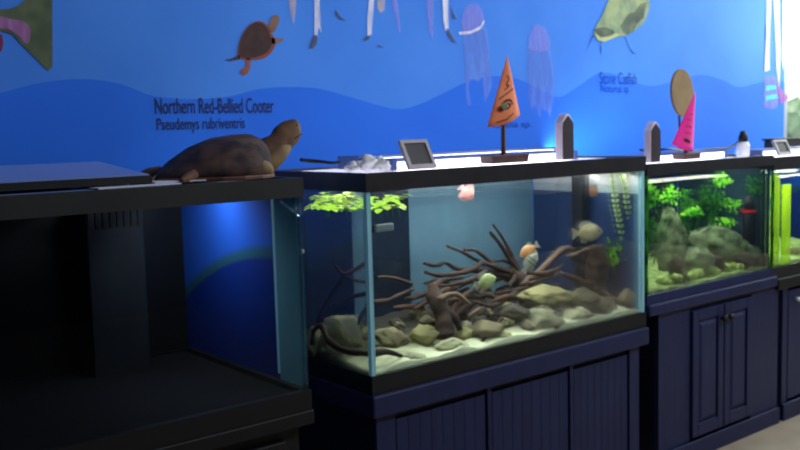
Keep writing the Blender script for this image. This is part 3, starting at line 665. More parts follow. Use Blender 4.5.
# driftwood
def wood(root_bm_pts, branches, label, mat='wood', name='driftwood', rough=.5):
    x, y, z, r = root_bm_pts[0]
    r_ = thing(name, (x, y, z), label, 'driftwood')
    bm = bmesh.new(); tube(bm, root_bm_pts, 12, rough, 5, 3); obj('trunk', bm, mat, r_, smooth=True)
    for i, bp in enumerate(branches):
        m_ = mat
        if isinstance(bp, tuple): bp, m_ = bp
        bm = bmesh.new(); tube(bm, bp, 8, rough*.8, 5, i); o = obj('branch', bm, m_, r_, smooth=True)
        if m_ == 'woodpale': o['label'] = 'paler bare branch'
    return r_
wood([(2.406, 2.300, 0.685, 0.0260), (2.412, 2.300, 0.721, 0.0334), (2.392, 2.300, 0.761, 0.0295), (2.346, 2.300, 0.796, 0.0219)], [
    [(1.915, 2.260, 0.881, 0.0053), (1.963, 2.260, 0.867, 0.0066), (2.020, 2.270, 0.868, 0.0067), (2.083, 2.280, 0.839, 0.0075), (2.197, 2.290, 0.818, 0.0106), (2.346, 2.300, 0.785, 0.0146)],
    [(1.868, 2.200, 0.863, 0.0051), (1.940, 2.210, 0.842, 0.0072), (2.046, 2.230, 0.835, 0.0087), (2.135, 2.250, 0.840, 0.0089), (2.178, 2.260, 0.851, 0.0090), (2.266, 2.280, 0.825, 0.0093), (2.331, 2.290, 0.802, 0.0109), (2.408, 2.300, 0.774, 0.0148)],
    [(2.080, 2.330, 0.915, 0.0041), (2.150, 2.330, 0.887, 0.0053), (2.217, 2.320, 0.849, 0.0064), (2.256, 2.310, 0.834, 0.0079)],
    [(2.141, 2.310, 0.898, 0.0063), (2.170, 2.310, 0.894, 0.0063), (2.203, 2.310, 0.885, 0.0064), (2.256, 2.310, 0.850, 0.0072), (2.276, 2.300, 0.833, 0.0079)],
    [(2.239, 2.280, 0.953, 0.0049), (2.288, 2.280, 0.905, 0.0071), (2.342, 2.290, 0.848, 0.0094), (2.398, 2.300, 0.790, 0.0125)],
    [(2.304, 2.330, 0.970, 0.0040), (2.348, 2.330, 0.921, 0.0058), (2.383, 2.320, 0.856, 0.0081), (2.413, 2.310, 0.791, 0.0111)],
    [(2.315, 2.350, 0.831, 0.0044), (2.372, 2.350, 0.830, 0.0052), (2.408, 2.340, 0.814, 0.0067), (2.429, 2.320, 0.791, 0.0082)],
    [(1.895, 2.160, 0.819, 0.0045), (1.977, 2.180, 0.812, 0.0065), (2.063, 2.200, 0.813, 0.0074), (2.177, 2.240, 0.822, 0.0090)],
    ([(2.386, 2.280, 0.745, 0.0132), (2.461, 2.260, 0.786, 0.0111), (2.515, 2.250, 0.822, 0.0105), (2.571, 2.250, 0.853, 0.0098), (2.616, 2.250, 0.862, 0.0076), (2.650, 2.250, 0.853, 0.0054)], 'woodpale'),
    [(2.543, 2.260, 0.829, 0.0060), (2.594, 2.270, 0.838, 0.0092), (2.640, 2.280, 0.847, 0.0085)],
    ([(2.364, 2.220, 0.759, 0.0094), (2.416, 2.200, 0.774, 0.0080), (2.469, 2.190, 0.782, 0.0073), (2.507, 2.190, 0.790, 0.0059)], 'woodpale'),
    [(2.365, 2.260, 0.732, 0.0109), (2.207, 2.180, 0.728, 0.0104), (2.085, 2.120, 0.732, 0.0080), (2.012, 2.100, 0.752, 0.0052)],
    [(2.375, 2.260, 0.731, 0.0110), (2.234, 2.160, 0.692, 0.0083), (2.168, 2.120, 0.666, 0.0054)]],
    'dark spreading driftwood root with many branches in the driftwood tank')
wood([(1.862, 2.100, 0.665, 0.0284), (1.873, 2.120, 0.711, 0.0285), (1.875, 2.140, 0.753, 0.0286), (1.877, 2.160, 0.789, 0.0255), (1.879, 2.180, 0.825, 0.0160)], [
    ([(1.859, 2.130, 0.782, 0.0095), (1.901, 2.120, 0.797, 0.0095), (1.934, 2.110, 0.787, 0.0077), (1.967, 2.100, 0.758, 0.0051)], 'woodpale'),
    [(1.878, 2.180, 0.806, 0.0128), (1.921, 2.190, 0.825, 0.0110), (1.983, 2.200, 0.826, 0.0079), (2.041, 2.210, 0.824, 0.0053)],
    [(1.882, 2.120, 0.742, 0.0159), (1.902, 2.100, 0.723, 0.0127), (1.913, 2.090, 0.684, 0.0095)],
    ([(1.948, 2.090, 0.723, 0.0038), (1.993, 2.100, 0.732, 0.0052), (2.048, 2.120, 0.734, 0.0053)], 'woodpale')],
    'dark hollow driftwood stump left of the spreading root')
wood([(2.642, 2.140, 0.695, 0.0379), (2.648, 2.140, 0.746, 0.0378), (2.654, 2.140, 0.790, 0.0397), (2.655, 2.140, 0.835, 0.0378), (2.649, 2.140, 0.873, 0.0264)], [
    ([(2.581, 2.220, 0.836, 0.0053), (2.614, 2.210, 0.841, 0.0061), (2.624, 2.180, 0.857, 0.0068), (2.633, 2.150, 0.864, 0.0090)], 'woodpale'),
    [(2.619, 2.130, 0.736, 0.0150), (2.568, 2.130, 0.747, 0.0111), (2.508, 2.130, 0.772, 0.0095), (2.449, 2.130, 0.794, 0.0079)]],
    'upright brown driftwood log near the right end of the driftwood tank', 'trunk')
bm = bmesh.new(); tube(bm, [(2.478, 2.160, 0.791, 0.0058), (2.531, 2.150, 0.767, 0.0081), (2.586, 2.140, 0.741, 0.0097), (2.623, 2.120, 0.718, 0.0090), (2.661, 2.100, 0.693, 0.0076), (2.714, 2.060, 0.654, 0.0053)], 8, .4)
tag(obj('driftwood_stick', bm, 'woodpale', smooth=True), 'pale reddish stick slanting down to the right corner of the driftwood tank', 'driftwood')
bm = bmesh.new(); tube(bm, [(1.923, 2.030, 0.628, 0.0095), (1.969, 2.050, 0.642, 0.0090), (2.025, 2.070, 0.659, 0.0078), (2.077, 2.090, 0.678, 0.0066), (2.110, 2.100, 0.691, 0.0067)], 8, .4)
tag(obj('driftwood_stick', bm, 'wood', smooth=True), 'dark stick leaning at the front glass of the driftwood tank', 'driftwood')
wood([(1.832, 2.220, 0.810, 0.0070), (1.762, 2.200, 0.803, 0.0063), (1.687, 2.180, 0.797, 0.0068), (1.630, 2.170, 0.803, 0.0079)], [
    [(1.608, 2.170, 0.833, 0.0072), (1.570, 2.200, 0.820, 0.0060), (1.535, 2.240, 0.795, 0.0042)],
    [(1.854, 2.250, 0.820, 0.0065), (1.788, 2.240, 0.846, 0.0057), (1.732, 2.230, 0.860, 0.0050), (1.689, 2.220, 0.866, 0.0043)],
    [(1.630, 2.170, 0.803, 0.0079), (1.605, 2.200, 0.753, 0.0073), (1.603, 2.220, 0.714, 0.0061)]],
    'thin dark branch lying left of the hollow stump behind the corner seam', 'wood')
wood([(1.562, 2.220, 0.888, 0.0060), (1.596, 2.200, 0.904, 0.0060), (1.619, 2.180, 0.925, 0.0042)], [
    [(1.548, 2.240, 0.918, 0.0036), (1.555, 2.230, 0.903, 0.0048), (1.565, 2.220, 0.888, 0.0060)],
    [(1.576, 2.220, 0.880, 0.0054), (1.594, 2.200, 0.868, 0.0054), (1.617, 2.180, 0.864, 0.0042)],
    [(1.565, 2.220, 0.888, 0.0060), (1.554, 2.260, 0.839, 0.0067), (1.543, 2.300, 0.786, 0.0080), (1.532, 2.320, 0.735, 0.0093)]],
    'forked dark twig seen through the left end glass of the driftwood tank', 'wood')
wood([(1.455, 2.240, 0.689, 0.0072), (1.464, 2.240, 0.733, 0.0078), (1.479, 2.220, 0.745, 0.0078), (1.472, 2.180, 0.711, 0.0089), (1.489, 2.120, 0.688, 0.0105), (1.527, 2.060, 0.680, 0.0098), (1.580, 2.045, 0.679, 0.0088), (1.635, 2.040, 0.659, 0.0059)], [],
    'low dark arching root along the front left corner of the driftwood tank', 'wood')

tw = []
for k in range(34):
    x = random.uniform(1.90, 2.58); y = random.uniform(2.14, 2.42); z = .69+random.uniform(0,.09); a = random.uniform(-.9,.9); L = random.uniform(.05,.13)
    bm = bmesh.new(); tube(bm, [(x-L*math.cos(a), y-L*.5*math.sin(a), z+random.uniform(-.02,.03), .004), (x, y, z+.02, .010), (x+L*math.cos(a)*.8, y+L*.5*math.sin(a), z+random.uniform(-.02,.05), .005)], 8, .5, 5, k)
    tag(obj('driftwood_twig', bm, 'wood' if k % 3 else 'trunk', smooth=True), 'short dark driftwood twig lying in the rubble of the driftwood tank', 'driftwood', 'twigs in the rubble')

# fish
def fish(c, L, H, mat, label, ang=0.0, yaw=0.0, flip=False, stripes=None, finmat='finpale'):
    """body along local +X (head), built at the origin and turned in place"""
    W = H*.36
    T = Matrix.Translation(c) @ Matrix.Rotation(yaw, 4, 'Z') @ Matrix.Rotation(-ang, 4, 'Y')
    if flip: T = T @ Matrix.Rotation(PI, 4, 'Z')
    root = thing('cichlid', c, label, 'fish')
    prof = [(-.42,.10),(-.36,.12),(-.28,.26),(-.16,.42),(0,.5),(.14,.49),(.28,.40),(.38,.26),(.46,.12),(.5,.03)]
    bm = bmesh.new(); rings = []
    for u, hh in prof:
        rings.append([bm.verts.new(T @ Vector((u*L, W*2*hh*.5*math.cos(2*PI*k/14), H*hh*math.sin(2*PI*k/14)))) for k in range(14)])
    for a, b in zip(rings, rings[1:]):
        for k in range(14): bm.faces.new((a[k], a[(k+1)%14], b[(k+1)%14], b[k]))
    bm.faces.new(rings[0][::-1]); bm.faces.new(rings[-1])
    obj('body', bm, mat, root, smooth=True)
    def fin(name, poly, m_):
        bm = bmesh.new()
        a = [bm.verts.new(T @ Vector((u*L, .0012, v*H))) for u, v in poly]; b = [bm.verts.new(T @ Vector((u*L, -.0012, v*H))) for u, v in poly]
        bm.faces.new(a); bm.faces.new(b[::-1]); n = len(poly)
        for i in range(n): bm.faces.new((a[i], b[i], b[(i+1)%n], a[(i+1)%n]))
        return obj(name, bm, m_, root)
    fin('tail_fin', [(-.38,.10),(-.5,.24),(-.62,.36),(-.58,.05),(-.62,-.34),(-.5,-.22),(-.38,-.10)], finmat)
    fin('dorsal_fin', [(.16,.44),(.08,.60),(-.08,.66),(-.26,.58),(-.36,.40),(-.32,.2),(-.1,.40)], finmat)
    fin('anal_fin', [(.0,-.44),(-.14,-.58),(-.30,-.52),(-.34,-.2),(-.2,-.34)], finmat)
    bm = bmesh.new()
    for sgn in (-1, 1):
        for vv in [T @ Vector((.34*L, sgn*W*.30, .08*H))]: blob(bm, vv, (H*.05,)*3, rough=0, sub=1)
    obj('eye', bm, 'eye', root, smooth=True)
    if stripes:
        bm = bmesh.new()
        for u, hh in ((-.26,.29),(-.08,.475),(.1,.505)):
            ra = [bm.verts.new(T @ Vector((u*L, W*hh*1.04*math.cos(2*PI*k/14), H*hh*1.04*math.sin(2*PI*k/14)))) for k in range(14)]
            rb = [bm.verts.new(T @ Vector(((u+.07)*L, W*(hh+.01)*1.06*math.cos(2*PI*k/14), H*(hh+.01)*1.06*math.sin(2*PI*k/14)))) for k in range(14)]
            for k in range(14): bm.faces.new((ra[k], ra[(k+1)%14], rb[(k+1)%14], rb[k]))
        obj('stripes', bm, stripes, root)
    return root
fish((2.556, 2.100, 0.934), .100, .066, 'cream', 'cream cichlid above the upright log in the driftwood tank', .05, -.65)
fish((2.369, 2.220, 0.877), .072, .046, 'orange', 'orange tinted cichlid nosing up above the spreading root', -2.55, -.65)
fish((2.328, 2.170, 0.847), .075, .040, 'finpale', 'white dark striped cichlid just below the orange tinted one', .9, -.55, False, 'p_fishdark')
fish((2.062, 2.120, 0.818), .066, .048, 'greenfish', 'greenish round cichlid low among the driftwood branches', .35, -.6)
fish((2.745, 2.220, 1.067), .072, .040, 'orangedark', 'brown orange cichlid near the surface at the right end', .02, -.7)
fish((2.021, 2.160, 1.108), .05, .048, 'pinkish', 'blurry pink cichlid just below the top rim', -.8, -.6, False, None, 'pinkish')

# plants of the middle tank
def leafquad(bm, c, d, n, L, w_):
    d = Vector(d).normalized(); n = Vector(n); s_ = d.cross(n).normalized(); c = Vector(c); nn = s_.cross(d)
    p = [c, c+d*L*.35+s_*w_*.5+nn*L*.06, c+d*L*.75+s_*w_*.4, c+d*L-nn*L*.1, c+d*L*.75-s_*w_*.4, c+d*L*.35-s_*w_*.5+nn*L*.06]
    bm.faces.new([bm.verts.new(q) for q in p])
def rv(a=1): return Vector((random.uniform(-a,a), random.uniform(-a,a), random.uniform(-a,a)))
def strand(pts, label, mat):
    x, y, z, r = pts[-1]
    r_ = thing('water_weed', (x, y, z), label, 'plant', None)
    bm = bmesh.new(); tube(bm, pts, 5, 0, 4); obj('stem', bm, 'leafdark', r_)
    bm = bmesh.new(); q = catmull([Vector(p) for p in pts], 6)
    for i, c in enumerate(q):
        if i % 2: continue
        for k in range(7):
            a = 2*PI*k/7+i; leafquad(bm, c[:3], (math.cos(a), math.sin(a), 1.1), (math.sin(a), -math.cos(a), .3), .019, .013)
    obj('leaves', bm, mat, r_)
strand([(2.687, 2.100, 1.129, 0.0022), (2.698, 2.100, 1.070, 0.0023), (2.710, 2.100, 1.011, 0.0023), (2.727, 2.100, 0.957, 0.0023), (2.750, 2.100, 0.888, 0.0023)], 'pale whorled water weed strand, left of the pair in the driftwood tank', 'leafpale')
strand([(2.701, 2.070, 1.136, 0.0022), (2.724, 2.070, 1.084, 0.0023), (2.735, 2.070, 1.025, 0.0023), (2.753, 2.070, 0.964, 0.0023), (2.776, 2.070, 0.896, 0.0023)], 'pale whorled water weed strand nearest the right corner seam', 'leafpale')
def bush(c, rx, ry, rz, n, L, mat, label, group=None, name='aquarium_plant', base=None):
    b0 = base or (c[0], c[1], c[2]-rz)
    r_ = thing(name, b0, label, 'plant', group)
    bm = bmesh.new()
    for k in range(4):
        e = Vector(c)+Vector((random.uniform(-rx,rx)*.7, random.uniform(-ry,ry)*.7, random.uniform(0,rz)*.8))
        m_ = (Vector(b0)+e)/2 + rv(.008)
        tube(bm, [(*b0,.002),(*m_,.0018),(*e,.001)], 5, 0, 3)
    obj('stem', bm, 'leafdark', r_)
    bm = bmesh.new()
    for k in range(n):
        d = rv(); d = d.normalized()*(random.random()**.4)
        p = Vector(c)+Vector((d.x*rx, d.y*ry, d.z*rz))
        leafquad(bm, p, rv()+Vector((0,0,.2)), rv(.5)+Vector((0,-.3,1)), L*random.uniform(.6,1.2), L*.5)
    obj('leaves', bm, mat, r_); return r_
bush((2.753, 2.130, 0.841), .045, .04, .055, 90, .030, 'leaf', 'bright green leafy plant beside the upright log', None, base=(2.752, 2.130, 0.716))
bush((2.769, 2.060, 0.860), .026, .03, .055, 60, .024, 'leaf', 'bright green leafy plant in the right corner of the driftwood tank', None, base=(2.768, 2.060, 0.703))
# floating plants under the rim at the near left corner
fl = 0
for (cx, cy, cz), lb in (((1.598, 2.050, 1.144), 'lime floating plant under the front rim right of the corner seam'), ((1.522, 2.110, 1.144), 'lime floating plant just left of the corner seam'), ((1.518, 2.220, 1.144), 'lime floating plant under the end rim of the driftwood tank')):
    cz = 1.105
    r_ = thing('floating_plant', (cx,cy,cz), lb, 'plant', None)
    bm = bmesh.new()
    for k in range(46):
        a = random.uniform(0, 2*PI); rr = random.random()**.6*.055
        leafquad(bm, (cx+rr*math.cos(a), cy+rr*math.sin(a)*.7, cz+random.uniform(-.012,.028)), (math.cos(a), math.sin(a), random.uniform(-.4,.3)), (0,0,1), .032, .024)
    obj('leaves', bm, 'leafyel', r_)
    bm = bmesh.new()
    for k in range(5):
        a = cx+random.uniform(-.03,.03); b = cy+random.uniform(-.02,.02)
        tube(bm, [(a,b,cz,.001),(a+.004,b,cz-.02,.001),(a+.01,b,cz-.035-.01*random.random(),.0006)], 4, 0, 2)
    obj('roots', bm, 'leafdark', r_)
# filter intake, white outlet, hose, magnet
fi = thing('filter_intake', (2.720, 2.245, 0.880), 'black filter intake tube at the right end of the driftwood tank', 'filter')
a = (2.700, 2.202, 1.112)
BX('body', (2.665,2.225,.80), (2.715,2.275,1.13), 'filt', fi, bevel=.006)
bm = bmesh.new(); lathe(bm, [(.018,0),(.024,.02),(.024,.08),(.012,.10)], (2.69,2.25,.70), 14); obj('strainer', bm, 'filt', fi, smooth=True)
bm = bmesh.new(); tube(bm, [(2.667, 2.180, 1.147, 0.0121), (2.672, 2.170, 1.129, 0.0136), (2.676, 2.160, 1.110, 0.0128)], 10); tag(obj('outlet_nozzle', bm, 'white', smooth=True), 'short white nozzle above the brown orange fish', 'nozzle')
bm = bmesh.new(); tube(bm, [(2.722, 2.060, 1.157, 0.0045), (2.740, 2.060, 1.131, 0.0045), (2.762, 2.050, 1.119, 0.0045), (2.792, 2.050, 1.128, 0.0046)], 8); tag(obj('air_hose', bm, 'white', smooth=True), 'thin curved white hose at the right corner of the driftwood tank', 'hose')
mg = thing('magnet_cleaner', (1.571, 2.020, 1.042), 'pale magnetic cleaner on the front glass near the left corner', 'magnet')
x, y, z = (1.565, 2.012, 1.043)
BX('pad', (x-.032,2.0108,z-.010), (x+.032,2.022,z+.012), 'greywhite', mg, bevel=.004); BX('felt', (x-.034,2.0225,z-.012), (x+.028,2.028,z+.008), 'slate', mg)

# ------------------------------------------------------------------ inside the planted tank
bed(RX0+.012, RX1-.012, 2.012, RY1-.012, .6745, .698, .03, .012, 'gravelgreen', 'bright green mossy gravel bed of the planted tank', 6)
LR = (2.02, RY1-.02)
for i, (inf, mt, lb, tl, dp) in enumerate((
    ((3.197, 2.200, 0.700, 0.116, 0.270), 'rockmoss', 'tall mossy boulder at the left of the planted tank', .0, .6),
    ((3.484, 2.120, 0.705, 0.298, 0.158), 'rockmoss', 'long slanted mossy boulder on the right of the planted tank', .42, .45),
    ((3.229, 2.090, 0.699, 0.120, 0.120), 'rockmoss', 'mid sized mossy rock between the two boulders of the planted tank', .1, .7),
    ((3.040, 2.060, 0.699, 0.082, 0.101), 'rock', 'brown rock in front of the tall boulder', -.2, .7),
    ((3.336, 2.080, 0.700, 0.105, 0.068), 'rockdark', 'dark rock below the slanted boulder', .1, .7),
    ((3.498, 2.050, 0.699, 0.090, 0.070), 'rockdark', 'dark rock at the right foot of the slanted boulder', .1, .7))):
    rock(inf, mt, lb, None, i*.1, tl, .3, 33+i*3, dp, LR)
for i, c in enumerate(([(2.934, 2.050, 0.709), (3.012, 2.050, 0.707), (3.106, 2.050, 0.711), (3.195, 2.050, 0.712), (3.288, 2.050, 0.709), (3.376, 2.050, 0.711), (3.475, 2.050, 0.713), (3.576, 2.050, 0.710), (3.657, 2.050, 0.709)])):
    bm = bmesh.new()
    for k in range(4): blob(bm, (c[0]+random.uniform(-.02,.02), c[1]+random.uniform(-.01,.03), .706+random.uniform(0,.014)), (.022,.017,.018), rough=.8, seed=i*5+k, sub=2, freq=2.5)
    tag(obj('moss_clump', bm, 'mossbright', smooth=True), 'bright moss clump along the front glass of the planted tank', 'moss', 'moss clumps in the planted tank')
pl = [(.016,.06,36,'leaf'), (.016,.06,30,'leafdark'), (.055,.035,34,'leaf'), (.05,.06,40,'leafdark'), (.05,.022,34,'leaf'), (.045,.06,44,'leafdark'),
      (.045,.026,36,'leaf'), (.05,.05,40,'leafdark'), (.03,.030,22,'leaf'), (.036,.016,18,'leaf'), (.03,.045,36,'leafdark'), (.035,.04,30,'leafdark')]
spots = [(2.852, 2.050, 1.051), (2.865, 2.050, 0.911), (3.131, 2.160, 1.025), (3.407, 2.260, 0.986), (3.238, 2.120, 0.954), (3.613, 2.280, 0.989), (3.464, 2.130, 1.071), (3.620, 2.220, 0.964), (3.484, 2.090, 0.962), (3.415, 2.080, 0.905), (3.585, 2.050, 1.041), (3.438, 2.300, 0.886)]
names = ['bright plant against the left glass of the planted tank, upper', 'dark plant against the left glass of the planted tank, lower', 'bright leafy plant over the tall boulder', 'dark leafy plant right of the tall boulder',
         'lime leafed plant low between the boulders', 'dark stem plant in the middle of the planted tank', 'lime plant reaching the surface in the middle of the planted tank', 'dark stem plant above the slanted boulder',
         'small bright sprig left of the black filter', 'bright sprig lying over the slanted boulder', 'dull green plant in the upper right of the planted tank', 'dark plant beside the tall boulder, down low']
for i, ((rx, rz, n, mt), q) in enumerate(zip(pl, spots)):
    q = (min(max(q[0], RX0+rx+.014), RX1-rx-.014), q[1], min(q[2], 1.10-rz*.5))
    bush(q, rx, .035, rz, n*2, .021, mt, names[i], 'leafy plants in the planted tank', base=(q[0], min(q[1]+.08, 2.42), .735))
pf = thing('internal_filter', (3.550, 2.055, 0.878), 'black internal filter with a red band in the planted tank', 'filter')
c = (3.542, 2.055, 0.896)
bm = bmesh.new(); lathe(bm, [(.026,0),(.029,.01),(.029,.13),(.026,.138)], (c[0],c[1],c[2]-.10), 18); obj('body', bm, 'filt', pf, smooth=True)
bm = bmesh.new(); lathe(bm, [(.0296,0),(.0296,.010)], (c[0],c[1],c[2]+.038), 18); o = obj('band', bm, 'red', pf); o['label'] = 'red band'
bm = bmesh.new(); lathe(bm, [(.022,0),(.022,.03),(.014,.04),(.010,.055)], (c[0],c[1],c[2]+.051), 18); obj('cap', bm, 'black', pf, smooth=True)
fish((2.890, 2.030, 0.835), .035, .022, 'finpale', 'small white fish low at the left of the planted tank', .2, -.7)

# inside the algae tank
bed(FX0+.014, FX1-.012, 2.015, FY1-.012, .6605, .70, .02, .012, 'gravelgreen', 'yellowish gravel bed of the algae green tank', 9)
rock((4.019, 2.100, 0.614, 0.111, 0.121), 'rockyel', 'yellow rock on the bed of the algae green tank', None, 0, 0, .3, 91, .8, (2.02,2.42))
for i, (px, y) in enumerate(((3.70,2.06), (3.76,2.10))):
    r_ = thing('eelgrass', (px, y, .70), ('tall yellow green eelgrass at the left glass of the algae tank', 'tall yellow green eelgrass second from the left glass of the algae tank')[i], 'plant')
    bm = bmesh.new()
    for k in range(12):
        x0 = px+random.uniform(-.02,.02); y0 = y+random.uniform(-.02,.02); h = random.uniform(.28,.38); pr = None
        for j in range(9):
            zz = .70+h*j/8; xx = x0+.008*math.sin(j*.9+k); a = bm.verts.new((xx-.005,y0,zz)); b = bm.verts.new((xx+.005,y0+.002,zz))
            if pr: bm.faces.new((pr[0], pr[1], b, a))
            pr = (a, b)
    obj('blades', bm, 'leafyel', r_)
    bm = bmesh.new(); lathe(bm, [(.012,-.01),(.008,.01),(.003,.02)], (px,y,.70), 8); obj('crown', bm, 'leafdark', r_)

# ------------------------------------------------------------------ things on top of the tanks
# mounted turtle on the left tank (length along X, head to the right)
TY = 2.17
tu = thing('turtle_model', (1.12,TY,1.2), 'brown mounted turtle with raised head on the left tank', 'turtle')
bm = bmesh.new()
prof = [(.955,.006,.02),(.985,.020,.06),(1.03,.048,.10),(1.09,.078,.13),(1.15,.096,.145),(1.21,.103,.14),(1.255,.104,.12),(1.285,.095,.085),(1.30,.074,.05),(1.306,.06,.02)]
rings = []
for x, h, hw in prof:
    rings.append([bm.verts.new((x, TY+hw*math.cos(PI*k/16), 1.214+h*math.sin(PI*k/16)**.8)) for k in range(17)])
for a, b in zip(rings, rings[1:]):
    for k in range(16): bm.faces.new((a[k], a[k+1], b[k+1], b[k]))
    bm.faces.new((a[16], a[0], b[0], b[16]))
bm.faces.new(rings[0]); bm.faces.new(rings[-1][::-1])
sh = obj('shell', bm, 'shell', tu, smooth=True); sh['label'] = 'domed dark brown shell'
bm = bmesh.new(); q = [(x, hw) for x, h, hw in prof]
loop = [(x, TY-hw-.010) for x, hw in q] + [(x, TY+hw+.010) for x, hw in q[::-1]]
prism(bm, [(x, y) for x, y in loop], 1.206, 1.2165, 'XY'); obj('shell_margin', bm, 'shelledge', tu, bevel=.003)
bm = bmesh.new()
tube(bm, [(1.23,TY,1.232,.026),(1.275,TY-.01,1.243,.042),(1.315,TY-.015,1.264,.041),(1.345,TY-.02,1.284,.036),(1.372,TY-.02,1.303,.036),(1.396,TY-.02,1.317,.035),(1.414,TY-.02,1.324,.031),(1.424,TY-.02,1.325,.020)], 16, .12, 6)
nk = obj('head_and_neck', bm, 'skin', tu, smooth=True); nk['label'] = 'stretched neck and raised brown head'
bm = bmesh.new()
tube(bm, [(1.26,TY-.042,1.222,.022),(1.305,TY-.044,1.242,.027),(1.342,TY-.044,1.266,.023),(1.372,TY-.036,1.284,.016)], 12, .1, 5)
o = obj('throat', bm, 'skinpale', tu, smooth=True); o['label'] = 'pale yellow throat'
bm = bmesh.new()
for s_ in (-1, 1): blob(bm, (1.402,TY-.02+s_*.029,1.334), (.005,.004,.005), rough=0, sub=2)
obj('eye', bm, 'eye', tu, smooth=True)
bm = bmesh.new(); tube(bm, [(1.422,TY-.044,1.313,.002),(1.405,TY-.053,1.308,.002),(1.388,TY-.056,1.302,.0015)], 6); obj('mouth', bm, 'black', tu)
for nm, pts, mt in (('front_leg', [(1.20,TY-.09,1.238,.024),(1.225,TY-.108,1.234,.025),(1.25,TY-.112,1.226,.020),(1.262,TY-.110,1.219,.010)], 'skinpale'),
                    ('front_leg', [(1.255,TY+.115,1.232,.020),(1.285,TY+.13,1.226,.020),(1.315,TY+.135,1.214,.014),(1.335,TY+.14,1.208,.008)], 'skin'),
                    ('hind_leg', [(1.03,TY-.09,1.222,.014),(1.0,TY-.105,1.217,.012),(.975,TY-.115,1.211,.007)], 'skin'),
                    ('hind_leg', [(1.03,TY+.10,1.226,.018),(1.0,TY+.125,1.220,.017),(.965,TY+.14,1.210,.010)], 'skin'),
                    ('tail', [(.97,TY,1.216,.010),(.945,TY-.004,1.212,.007),(.925,TY-.006,1.208,.003)], 'skin')):
    bm = bmesh.new(); tube(bm, pts, 10, .15, 4); obj(nm, bm, mt, tu, smooth=True)

for ch in tu.children:
    for v in ch.data.vertices:
        v.co.x = .958+(v.co.x-.955)*.89; v.co.z = 1.201+(v.co.z-1.206)*(1.04 if v.co.z > 1.206 else 1)

# leaning slate signs in frames
def leaning_frame(xl, xr, yb, z0, h, lean, label):
    f = thing('picture_frame', ((xl+xr)/2, yb, z0), label, 'frame', None)
    T = Matrix.Translation(((xl+xr)/2, yb, z0)) @ Matrix.Rotation(-lean, 4, 'X')
    w_ = (xr-xl)/2; b_ = .011
    def add(name, parts, mat):
        bm = bmesh.new()
        for a, b in parts: box(bm, a, b)
        for v in bm.verts: v.co = T @ v.co
        return obj(name, bm, mat, f)
    add('border', [((-w_,-.012,0),(-w_+b_,0,h)), ((w_-b_,-.012,0),(w_,0,h)), ((-w_+b_,-.012,0),(w_-b_,0,b_)), ((-w_+b_,-.012,h-b_),(w_-b_,0,h))], 'frame')
    o = add('board', [((-w_+b_,-.008,b_),(w_-b_,-.001,h-b_))], 'slate'); o['label'] = 'dark slate board'
    add('prop', [((-.012,.0,h*.15),(.012,.004,h*.6))], 'black')
leaning_frame(1.672, 1.776, 2.035, 1.2006, .092, .50, 'grey framed dark slate sign leaning on the driftwood tank')
leaning_frame(3.775, 3.885, 2.06, 1.1606, .072, .45, 'small grey framed slate sign on the far right tank')

# triangular cards on sticks with wooden bases
def card_sign(base, stick_top, tri, mat, label, strokes, lean=0.0):
    (bx0, by0, bz0), (bx1, by1, bz1) = base
    g_ = thing('triangular_sign', ((bx0+bx1)/2, (by0+by1)/2, bz0), label, 'sign', 'triangular signs on the tanks')
    bm = bmesh.new(); prism(bm, [(bx0,bz0),(bx1,bz0),(bx1+.006,bz1),(bx0-.006,bz1)], by0, by1); obj('base', bm, 'woodbase', g_, bevel=.003)
    bm = bmesh.new(); sx, sy, sz = stick_top; tube(bm, [(sx-.002,sy,bz1-.005,.008),(sx,sy,sz,.007)], 10, 0, 1); obj('stick', bm, 'woodbase', g_)
    bm = bmesh.new()
    # gently curled triangular card
    (ax, az), (lx, lz), (rx, rz) = tri; n = 10; rows = []
    for i in range(n+1):
        t_ = i/n; row = []
        for j in range(7):
            s_ = j/6; bulge = .012*math.sin(PI*s_)*t_
            bx = lx+(rx-lx)*s_; bz = lz+(rz-lz)*s_ - .010*math.sin(PI*s_)*t_
            row.append(bm.verts.new((ax+(bx-ax)*t_, sy-.012-bulge, az+(bz-az)*t_)))
        rows.append(row)
    for a, b in zip(rows, rows[1:]):
        for j in range(6): bm.faces.new((a[j], a[j+1], b[j+1], b[j]))
    o = obj('card', bm, mat, g_, smooth=True)
    sol = o.modifiers.new('thick', 'SOLIDIFY'); sol.thickness = .002
    bm = bmesh.new()
    for st in strokes:
        pts = []
        for (s_, t_, r) in st:
            bulge = .012*math.sin(PI*s_)*t_
            bx = lx+(rx-lx)*s_; bz = lz+(rz-lz)*s_ - .010*math.sin(PI*s_)*t_
            pts.append((ax+(bx-ax)*t_, sy-.0145-bulge, az+(bz-az)*t_, r))
        tube(bm, pts, 6, 0, 3)
    d = obj('drawing', bm, 'ink', o); d['label'] = 'dark hand drawn marks'
    return g_, o
def arc(s0, t0, rs, rt, r, a0=0, a1=2*PI, n=9): return [(s0+rs*math.cos(a0+(a1-a0)*i/n), t0+rt*math.sin(a0+(a1-a0)*i/n), r) for i in range(n+1)]
a_, b_, c_, d_, e_ = (2.141, 2.088, 1.543), (2.046, 2.088, 1.318), (2.195, 2.088, 1.355), (2.055, 2.100, 1.204), (2.216, 2.100, 1.197)
